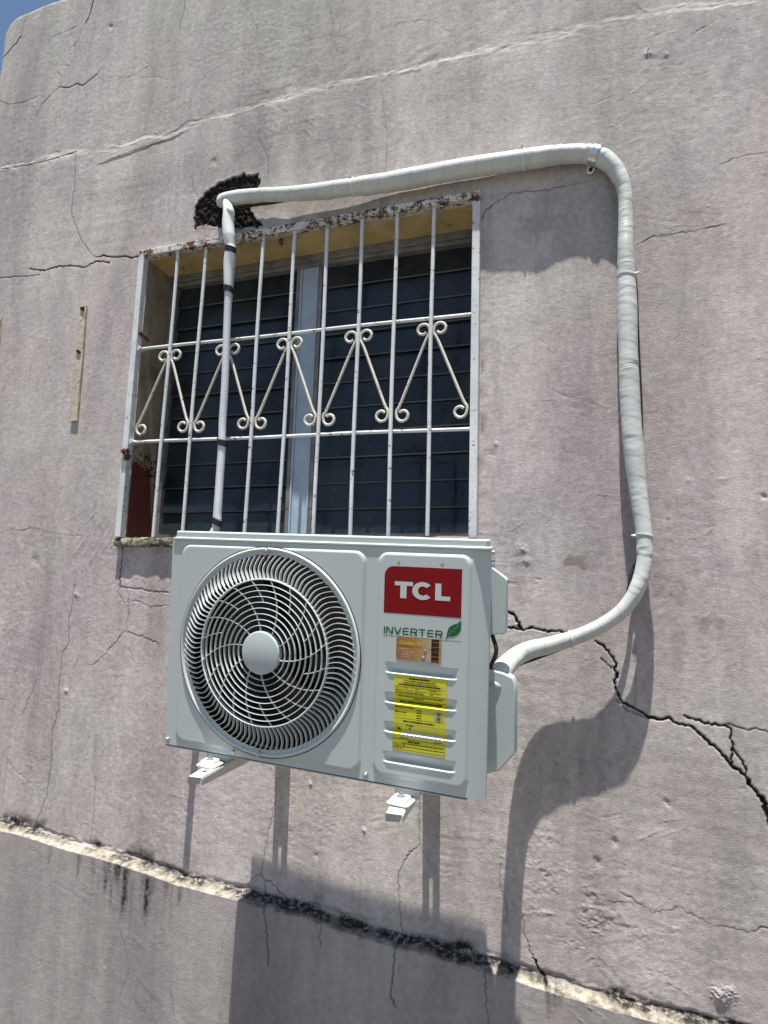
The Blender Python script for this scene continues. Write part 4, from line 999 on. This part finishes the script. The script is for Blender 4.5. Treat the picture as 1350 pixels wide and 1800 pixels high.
flatpoly(mb, [(.6080, -.3835), (.6100, -.3855), (.6145, -.3850), (.6150, -.3800), (.6110, -.3790), (.6085, -.3810)], .0011); ribbon(mb, [(.6150, -.3810), (.6185, -.3812)], .0009, .0011); ribbon(mb, [(.6150, -.3838), (.6185, -.3840)], .0009, .0011)
ribbon(mb, spline([(.6085, -.3825), (.6060, -.3800), (.6075, -.3770), (.6065, -.3740)], .001)[:, :2], .0008, .0011)
T('Menor ahorro', .6185, -.3990, .0020, .017, 'l'); T('Mayor ahorro', .7095, -.3990, .0020, .016, 'r')
ln(-.4012, .6010, .7150, .0008); T('IMPORTANTE', .6480, -.4065, .0028, .026, b=.0003)
T('El ahorro de energ\u00eda real depender\u00e1 de los usos y h\u00e1bitos del usuario, as\u00ed como', .6025, -.4105, .0021, .111, 'l'); T('de la localizaci\u00f3n del equipo', .6025, -.4137, .0021, .028, 'l')
T('La etiqueta no debe retirarse del producto hasta que haya sido adquirido por el', .6025, -.4172, .0021, .111, 'l'); T('consumidor final', .6025, -.4204, .0021, .020, 'l'); ln(-.4236, .6015, .7145, .0006)
rect(mb, .6012, .6017, -.4236, -.4012, .0011); rect(mb, .7143, .7148, -.4236, -.4012, .0011)
lt = mb.build('label_print', INK, yl, tuple(BASE), smooth=0)
mb = MB()
for z in (-.3400, -.3503): rect(mb, .6910, .7115, z-.0032, z+.0032, .0008)
mb.build('label_value_boxes', GREYB, yl, tuple(BASE), smooth=0)
mb = MB(); rect(mb, .6200, .7115, -.3955, -.3875, .0009); mb.build('label_scale_bar', simple('scale_bar_print', (.66, .70, .76), .4), yl, tuple(BASE), smooth=0)
mb = MB()
for k in range(10):
    x = .6225+.0088*k; put_text(mb, str((k+1)*5)+'%', x, -.3935, .0030, .0062, 'l', .0013, .0001)
mb.build('label_scale_print', INK, yl, tuple(BASE), smooth=0)

# feet with bolts (part of the unit), upper terminal cover and lower valve cover
def foot(cx, cy, cz, yaw):
    M = Matrix.Rotation(yaw, 3, 'Z')
    def tr(p): q = M @ Vector(p); return (cx+q.x, cy+q.y, cz+q.z)
    m = MB()
    for (w1, w2, za, zb, r1, r2) in ((.0245, .0245, .0, .003, .007, .007), (.0185, .0170, .003, .0115, .006, .006)):
        A = rrect(-w1, w1, -w1*.92, w1*.92, r1); B = rrect(-w2, w2, -w2*.92, w2*.92, r2); n = len(A)
        m.add([tr((p[0], p[1], za)) for p in A]+[tr((p[0], p[1], zb)) for p in B],
              [tuple(range(n-1, -1, -1)), tuple(range(n, 2*n))]+[(i, (i+1) % n, (i+1) % n+n, i+n) for i in range(n)])
    f = m.build('foot', PADM, AC, smooth=40, bevel=.001)
    m = MB()
    for (r, za, zb, sg) in ((.0092, .0115, .0128, 20), (.0064, .0128, .0185, 6), (.0030, .0185, .0205, 14)):
        ring = [(r*math.cos(2*math.pi*k/sg), r*math.sin(2*math.pi*k/sg)) for k in range(sg)]
        m.add([tr((p[0], p[1], za)) for p in ring]+[tr((p[0], p[1], zb)) for p in ring],
              [tuple(range(sg-1, -1, -1)), tuple(range(sg, 2*sg))]+[(i, (i+1) % sg, (i+1) % sg+sg, i+sg) for i in range(sg)])
    m.build('bolt', STEEL, f, tuple(BASE), smooth=30)
foot(.1555, -.028, -.5200, -.02); foot(.633, -.033, -.5205, -.06)
# neck of the feet under the body
m = MB(); m.box(.118, .178, .006, .030, -.5200, -.5048); m.build('foot_rail', CASE, AC, bevel=.002)
m = MB(); m.box(.604, .660, .006, .030, -.5205, -.5048); m.build('foot_rail', CASE, AC, bevel=.002)
def frustum(A, ya, B, yb, name, bev):
    n = len(A); m = MB()
    m.add([(p[0], ya, p[1]) for p in A]+[(p[0], yb, p[1]) for p in B], [tuple(range(n)), tuple(range(2*n-1, n-1, -1))]+[(i, i+n, (i+1) % n+n, (i+1) % n) for i in range(n)])
    m.build(name, COVER, AC, smooth=35, bevel=bev, bseg=3)
frustum([(.752, -.201), (.791, -.195), (.7955, -.186), (.7945, -.070), (.789, -.064), (.752, -.038)], .205, [(.740, -.204), (.783, -.198), (.787, -.189), (.786, -.072), (.781, -.066), (.740, -.040)], .262, 'terminal_cover', .003)
frustum([(.750, -.522), (.786, -.508), (.822, -.462), (.8200, -.326), (.8185, -.305), (.8120, -.292), (.790, -.284), (.750, -.277)], .200, [(.740, -.534), (.779, -.520), (.8150, -.473), (.8130, -.333), (.8110, -.312), (.8050, -.299), (.781, -.291), (.740, -.285)], .266, 'valve_cover', .004)
for z in (-.004, -.020, -.031):
    m = MB(); m.tube([(.785, .030, z), (.803, .030, z)], .004, 10); m.build('side_screw', STEEL, AC)

# ------------------------------------------------------------------ wall brackets
def bracket(xa, za, xt, zt, label):
    r = root('wall_bracket', ((xa+xt)/2, -.26, za-.04), label, 'bracket', 'brackets carrying the air conditioner')
    m = MB(); yt = -.535; wA, wT = .0245, .0165; th = .003
    def P(t, s, dz=0): w_ = wA+(wT-wA)*t; return (xa+(xt-xa)*t+s*w_, yt*t, za+(zt-za)*t+dz)
    # top flange as two strips round a slot, then solid
    def strip(t0, t1, s0, s1): m.hexa([P(t0, s0, -th), P(t1, s0, -th), P(t1, s1, -th), P(t0, s1, -th), P(t0, s0), P(t1, s0), P(t1, s1), P(t0, s1)])
    strip(0, .125, -1, 1); strip(.125, .30, -1, -.22); strip(.125, .30, .22, 1); strip(.30, 1, -1, 1)
    # side webs, deeper at the wall
    for s, dz0, dz1 in ((.94, -.040, -.014), (-1.0, -.040, -.012)):
        a, b = P(0, s, -th), P(1, s, -th); a2, b2 = (a[0], a[1], a[2]+dz0), (b[0], b[1], b[2]+dz1)
        w_ = .0022
        m.hexa([(a2[0], a2[1], a2[2]), (b2[0], b2[1], b2[2]), (b2[0]+w_, b2[1], b2[2]), (a2[0]+w_, a2[1], a2[2]), a, b, (b[0]+w_, b[1], b[2]), (a[0]+w_, a[1], a[2])])
    m.build('arm', GALV, r, smooth=30)
    m = MB(); c_ = P(.915, 0); n_ = 16
    ring = [(c_[0]+.0045*math.cos(2*math.pi*k/n_), c_[1]+.008*math.sin(2*math.pi*k/n_), c_[2]+.0006-.002*math.sin(2*math.pi*k/n_)*.08) for k in range(n_)]
    m.add(ring+[(a[0], a[1], a[2]-.001) for a in ring], [tuple(range(n_)), tuple(range(2*n_-1, n_-1, -1))]+[(k, k+n_, (k+1) % n_+n_, (k+1) % n_) for k in range(n_)])
    m.build('slot_shade_disc', BLACK, r, smooth=0)  # black disc on the flange painting the dark inside of a slot
    m = MB(); p = P(1, -1); q = P(1, 1)
    m.hexa([(p[0], p[1]-.0025, p[2]-.015), (q[0]-.004, q[1]-.0025, q[2]-.013), (q[0]-.004, q[1]-.0002, q[2]-.013), (p[0], p[1]-.0002, p[2]-.015),
            (p[0], p[1]-.0025, p[2]), (q[0], q[1]-.0025, q[2]), (q[0], q[1]-.0002, q[2]), (p[0], p[1]-.0002, p[2])])
    m.build('end_plate', ENDSHADE, r, smooth=30)  # coloured darker than the arm to paint in its shade
    m = MB(); m.box(xa-.024, xa+.024, -.006, -.001, za-.085, za+.02); pl = m.build('wall_plate', GALV, r, bevel=.001)
    for dz in (0.0,):
        pass
    return r
bracket(.672, -1.612, .733, -1.6330, 'white steel bracket holding up the fan side of the air conditioner')
bracket(1.128, -1.629, 1.195, -1.6510, 'white steel bracket holding up the label side of the air conditioner')

# ------------------------------------------------------------------ insulated pipe run
#        u     v   off   width px
PIPE = [(392, 352,-.010, 22), (398, 351, .030, 23), (420, 347, .036, 24), (459, 343, .032, 24), (510, 341, .034, 25), (560, 337, .040, 28), (610, 330, .041, 30), (660, 324, .035, 32), (720, 314, .034, 34), (800, 299, .033, 34), (890, 285, .036, 34), (940, 278, .038, 34), (985, 272, .034, 33), (1030, 271, .031, 33),
        (1062, 280, .030, 32), (1086, 305, .030, 29), (1098, 340, .032, 26), (1100, 390, .035, 26), (1100, 440, .042, 29), (1101, 485, .040, 32), (1103, 560, .044, 33), (1105, 640, .046, 33), (1109, 730, .047, 34), (1116, 810, .047, 33), (1121, 855, .047, 31), (1127, 900, .050, 29),
        (1133, 950, .054, 27), (1131, 1000, .058, 27), (1116, 1043, .064, 27), (1092, 1075, .066, 26), (1060, 1098, .064, 26), (1020, 1117, .062, 27), (970, 1133, .062, 29), (930, 1143, .070, 31), (905, 1156, .092, 33), (888, 1172, .150, 35), (874, 1194, .230, 36), (868, 1215, .262, 36)]
cp = []
for u, v, o, wpx in PIPE:
    p = at(u, v, o); dist = -(CR.T @ (p-CAM))[2]; cp.append((p[0], p[1], p[2], wpx*dist/FPX/2))
cp = np.array(cp); L = spline(cp, .0035)
P3 = L[:, :3]; Rr = L[:, 3]
pipe = root('insulated_pipe', tuple(at(1103, 640, .04)), 'thick grey wrapped pipe looping from the wall hole past the window to the air conditioner', 'pipe')
seg = 28; s_ = np.concatenate([[0], np.cumsum(np.linalg.norm(np.diff(P3, axis=0), axis=1))])
ang = np.arange(seg)/seg; pitch = .052
saw = ((s_[:, None]/pitch+ang[None]) % 1.0)
lump = np.interp(s_, np.arange(0, s_[-1]+.1, .06), 1+.03*rng.normal(size=len(np.arange(0, s_[-1]+.1, .06))))
wr = lnoise(s_[:, None]/.010+np.zeros((1, seg)), ang[None]*5+np.zeros((len(s_), 1)), 400)
wr += .6*lnoise(s_[:, None]/.005+np.zeros((1, seg)), ang[None]*7+np.zeros((len(s_), 1)), 401)
comp = sstep(.35, .9, np.abs(lnoise(s_/.07+3, s_*0+2, 402)))[:, None]*(.3+.7*sstep(-.2, .5, lnoise(s_[:, None]/.03+np.zeros((1, seg)), ang[None]*3+np.zeros((len(s_), 1)), 404)))
Rm = Rr[:, None]*lump[:, None]*(1+.018*(saw-.5))+.0006*wr*(.25+2.2*comp)
mb = MB(); mb.tube(P3, Rm, seg)
po = mb.build('wrapped_insulation', WRAP, pipe, smooth=0)
me = po.data; me.polygons.foreach_set('use_smooth', [True]*len(me.polygons))
uvl = me.uv_layers.new(name='UVMap'); li = np.zeros(len(me.loops), int); me.loops.foreach_get('vertex_index', li)
nv = len(s_)*seg; ring_i = np.clip(li//seg, 0, len(s_)-1); uvl.data.foreach_set('uv', np.stack([s_[ring_i], (li % seg)/seg], 1).astype(np.float32).ravel())
seam = np.clip(1-np.minimum(saw, 1-saw)/.055, 0, 1).ravel(); a_ = me.attributes.new('seam', 'FLOAT', 'POINT'); a_.data.foreach_set('value', seam.astype(np.float32))
def pipe_at(u, v):
    """nearest pipe sample to a photo position"""
    q = (P3-CAM) @ CR; uu = 675+FPX*q[:, 0]/-q[:, 2]; vv = 900-FPX*q[:, 1]/-q[:, 2]
    i = int(np.argmin((uu-u)**2+(vv-v)**2)); T = P3[min(i+3, len(P3)-1)]-P3[max(i-3, 0)]; return P3[i], T/np.linalg.norm(T), Rr[i]*lump[i]
def hoop(mb, c, T, r, hw, th, tilt=0.0, seg=28):
    up = np.array([0, 1.0, 0]); N_ = up-T*(up@T); N_ /= np.linalg.norm(N_); B = np.cross(T, N_); vs = []
    for k in range(seg):
        a = 2*math.pi*k/seg; d = math.cos(a)*N_+math.sin(a)*B; c2 = c+T*tilt*math.sin(a)
        for q, rr in ((-hw, r), (-hw, r+th), (hw, r+th), (hw, r)): vs.append(c2+T*q+d*rr)
    fs = []
    for k in range(seg):
        k2 = (k+1) % seg
        for j in range(4): fs.append((k*4+j, k*4+(j+1) % 4, k2*4+(j+1) % 4, k2*4+j))
    mb.add(vs, fs)
for u, v, tail, tilt in ((622, 329, (-.004, -.012, .016), 0), (922, 280, (-.004, -.012, .020), 0), (1105, 485, (.042, -.018, -.003), .004), (1127, 940, (-.045, -.006, -.004), .004), (1006, 1122, (0, -.012, -.022), 0)):
    c, T_, r = pipe_at(u, v); m = MB(); hoop(m, c, T_, r+.0004, .0022, .0016, tilt)
    tv = np.array(tail); b = c+tv/np.linalg.norm(tv)*(r+.001)
    d_ = tv/np.linalg.norm(tv); m.tube([b-d_*.004, b+d_*.007], .0042, 6); m.tube([b+d_*.006, b+d_*.010+np.array([0, -.002, .002])], .002, 6)
    m.build('cable_tie', TIE, pipe, smooth=30)
# metal clamp
c, T_, r = pipe_at(1046, 273)
cl = root('pipe_clamp', tuple(c), 'zinc saddle clamp screwed to the wall over the top bend of the pipe', 'clamp')
m = MB(); hoop(m, c, T_, r+.001, .0115, .0020)
for q in (-.0055, .0055): hoop(m, c+T_*q, T_, r+.0028, .0024, .0018)
m.build('strap', STEEL, cl, smooth=40)
e = at(1039, 297, .012); x_, z_ = e[0], e[2]
A = [(-.013, -.010), (-.009, -.015), (.004, -.014), (.009, -.008), (.016, .026), (-.004, .030)]
m = MB(); n = len(A); yy = lambda q: -.012-.55*max(0, q)
m.add([(x_+p, yy(q), z_+q) for p, q in A]+[(x_+p, yy(q)+.0025, z_+q) for p, q in A], [tuple(range(n)), tuple(range(2*n-1, n-1, -1))]+[(i, i+n, (i+1) % n+n, (i+1) % n) for i in range(n)])
m.build('tab', STEEL, cl, bevel=.0008)
m = MB(); m.revolve([(.0001, -.0185), (.0045, -.018), (.0064, -.0155), (.0068, -.012)], (x_-.0015, z_-.003), 16); m.build('screw', simple('dark_screw', (.03, .03, .035), .4, .6), cl)

# black cable following the pipe
def cable(name, pts, rad, label, cat='cable'):
    P = spline([tuple(at(u, v, o)) for u, v, o in pts], .008)
    m = MB(); m.tube(P, rad, 10); o = m.build(name, BLACK, None, tuple(P[len(P)//2])); tag(o, label, cat); return o
cable('power_cable', [(416, 372, .012), (440, 362, .014), (475, 357, .016), (520, 350, .012), (600, 337, .012), (700, 318, .010), (850, 290, .010), (1000, 272, .010), (1060, 290, .010), (1095, 350, .010), (1108, 430, .012), (1117, 500, .014), (1121, 600, .014), (1125, 680, .014), (1127, 740, .012), (1128, 800, .010), (1130, 860, .010),
      (1132, 920, .012), (1124, 975, .018), (1110, 1010, .026), (1101, 1050, .034), (1080, 1082, .045), (1040, 1108, .05), (1000, 1134, .055), (950, 1154, .055), (915, 1167, .08), (892, 1182, .13)], .0052, 'black cable running behind the grey wrapped pipe from the wall hole to the air conditioner')
P = spline([tuple(at(u, v, o)) for u, v, o in [(862, 1100, .25), (867, 1122, .26), (872, 1138, .27), (871, 1152, .27), (864, 1168, .27), (862, 1182, .26)]], .006)
m = MB(); m.tube(P, .0050, 10); o = m.build('link_cable', BLACK, None, tuple(P[len(P)//2])); tag(o, 'short bent black cable between the two side covers of the air conditioner', 'cable')

# drain hose: white sleeve, ribbed hose, black tape
dh = root('drain_hose', tuple(at(390, 700, .05)), 'white drain hose with black tape bands hanging down in front of the window grille', 'hose')
def apts(pts): return [tuple(at(u, v, o)) for u, v, o in pts]
slv = spline(apts([(398, 352, .04), (402, 372, .052), (401, 395, .055), (403, 420, .055), (405, 440, .052), (402, 465, .050), (401, 500, .048), (401, 503, .048)]), .005)
n = len(slv); t = np.linspace(0, 1, n); rad = .0185+.0*t; rad = np.interp(t, [0, .12, .2, .45, .56, .62, .8, 1], [.014, .018, .0200, .0205, .0155, .0195, .0165, .0135])
m = MB(); m.tube(slv, rad, 20); m.build('foam_sleeve', simple('white_foam_sleeve', (.72, .75, .75), .5, 0, .03, 20, .15, 80), dh, smooth=60)
# folded end of the wrap at the wall
m = MB(); m.tube(spline(apts([(384, 356, .03), (391, 355, .036), (402, 350, .036), (415, 349, .036)]), .004), np.interp(np.linspace(0, 1, len(spline(apts([(384, 356, .03), (391, 355, .036), (402, 350, .036), (415, 349, .036)]), .004))), [0, .15, .5, 1], [.008, .018, .023, .024]), 18)
m.build('folded_wrap_end', WRAP, pipe, smooth=70)
m = MB(); m.tube(spline(apts([(401, 361, .045), (403, 369, .062), (405, 374, .060)]), .003), .012, 14); m.build('foil_tie', TIE, dh, smooth=60)
hp = spline(apts([(401, 498, .048), (401, 520, .048), (398, 600, .046), (395, 680, .046), (391, 745, .046), (390, 790, .048), (386, 850, .052), (383, 900, .056), (380, 926, .058)])+[(.385, -.066, -1.12), (.368, -.080, -1.35), (.362, -.083, -1.61)], .0016)
ss = np.arange(len(hp))*.0016; rb = .0122+.00035*np.sin(2*math.pi*ss/.0068)
m = MB(); m.tube(hp, rb, 14); m.build('ribbed_hose', HOSE, dh, smooth=70)
for (u, v, du, r) in ((404, 441, 6, .0178), (401, 509, 6, .0142), (390.5, 779, 5, .0146), (382, 918, 5, .0150)):
    k = int(np.argmin([abs((675+FPX*(((p-CAM)@CR)[0]/-((p-CAM)@CR)[2])-u))*.2+abs((900-FPX*(((p-CAM)@CR)[1]/-((p-CAM)@CR)[2])-v)) for p in (slv if v < 460 else hp)]))
    src = slv if v < 460 else hp; c = src[k]; T_ = src[min(k+2, len(src)-1)]-src[max(k-2, 0)]; T_ /= np.linalg.norm(T_)
    m = MB(); hoop(m, c, T_, r-.003, .0095 if v > 460 else .0105, .0048, .004); m.build('tape_band', TAPE, dh, smooth=40)

# ------------------------------------------------------------------ old fixing strips on the left
def cream():
    m, nt, bs = nmat('flaking_cream_strip'); v = coord(nt)
    c = mix(nt, ramp(nt, noise(nt, v, 30, 6, .7), .45, .62), (.50, .455, .34), (.33, .29, .21))
    c = mix(nt, ramp(nt, noise(nt, v, 60, 5, .7), .62, .70), c, (.10, .08, .06))
    nt.links.new(c, bs.inputs['Base Color']); bs.inputs['Roughness'].default_value = .8; bump(nt, bs, noise(nt, v, 80, 5), .5, .004); return m
CREAM = cream()
def strip(x0, z0, x1, z1, wd, label, nails):
    r = root('fixing_strip', (x1, -.004, z1), label, 'wall strip', 'old cream strips left of the window')
    m = MB(); n = 12; vs = []
    for k in range(n+1):
        t = k/n; x = x0+(x1-x0)*t; z = z0+(z1-z0)*t; a = wd/2+random.uniform(-.0012, .0012)
        vs += [(x-a, -.0015, z), (x-a, -.0085, z), (x+a, -.0085, z), (x+a, -.0015, z)]
    fs = [(i*4+j, i*4+j+1, i*4+j+5, i*4+j+4) for i in range(n) for j in range(3)]+[(0, 1, 2, 3), (n*4+3, n*4+2, n*4+1, n*4)]
    m.add(vs, fs); m.build('strip_board', CREAM, r, smooth=0)
    for (x, z, q) in nails:
        m = MB()
        for k in range(5): c = np.array([x+random.uniform(-.005, .005), -.009, z+random.uniform(-.005, .006)]); m.tube([c, c+np.array([0, -.004, -.002])], q*random.uniform(.6, 1), 7)
        m.build('rusty_nail', RUST, r)
strip(-.252, -.172, -.244, -.617, .032, 'narrow cream strip with two rusty nails between photo edge and window', [(-.250, -.186, .007), (-.248, -.352, .007)])
strip(-.678, -.165, -.662, -.40, .032, 'narrow cream strip cut off by the left photo edge, rusty nail at its top', [(-.666, -.185, .007)])

# ------------------------------------------------------------------ lift everything to ground level
for o in list(S.objects):
    if '_org' in o: del o['_org']
    if o.parent is None and o.type in ('MESH', 'EMPTY') and o is not GROUND:
        o.location.z += Z0
bpy.context.view_layer.update()
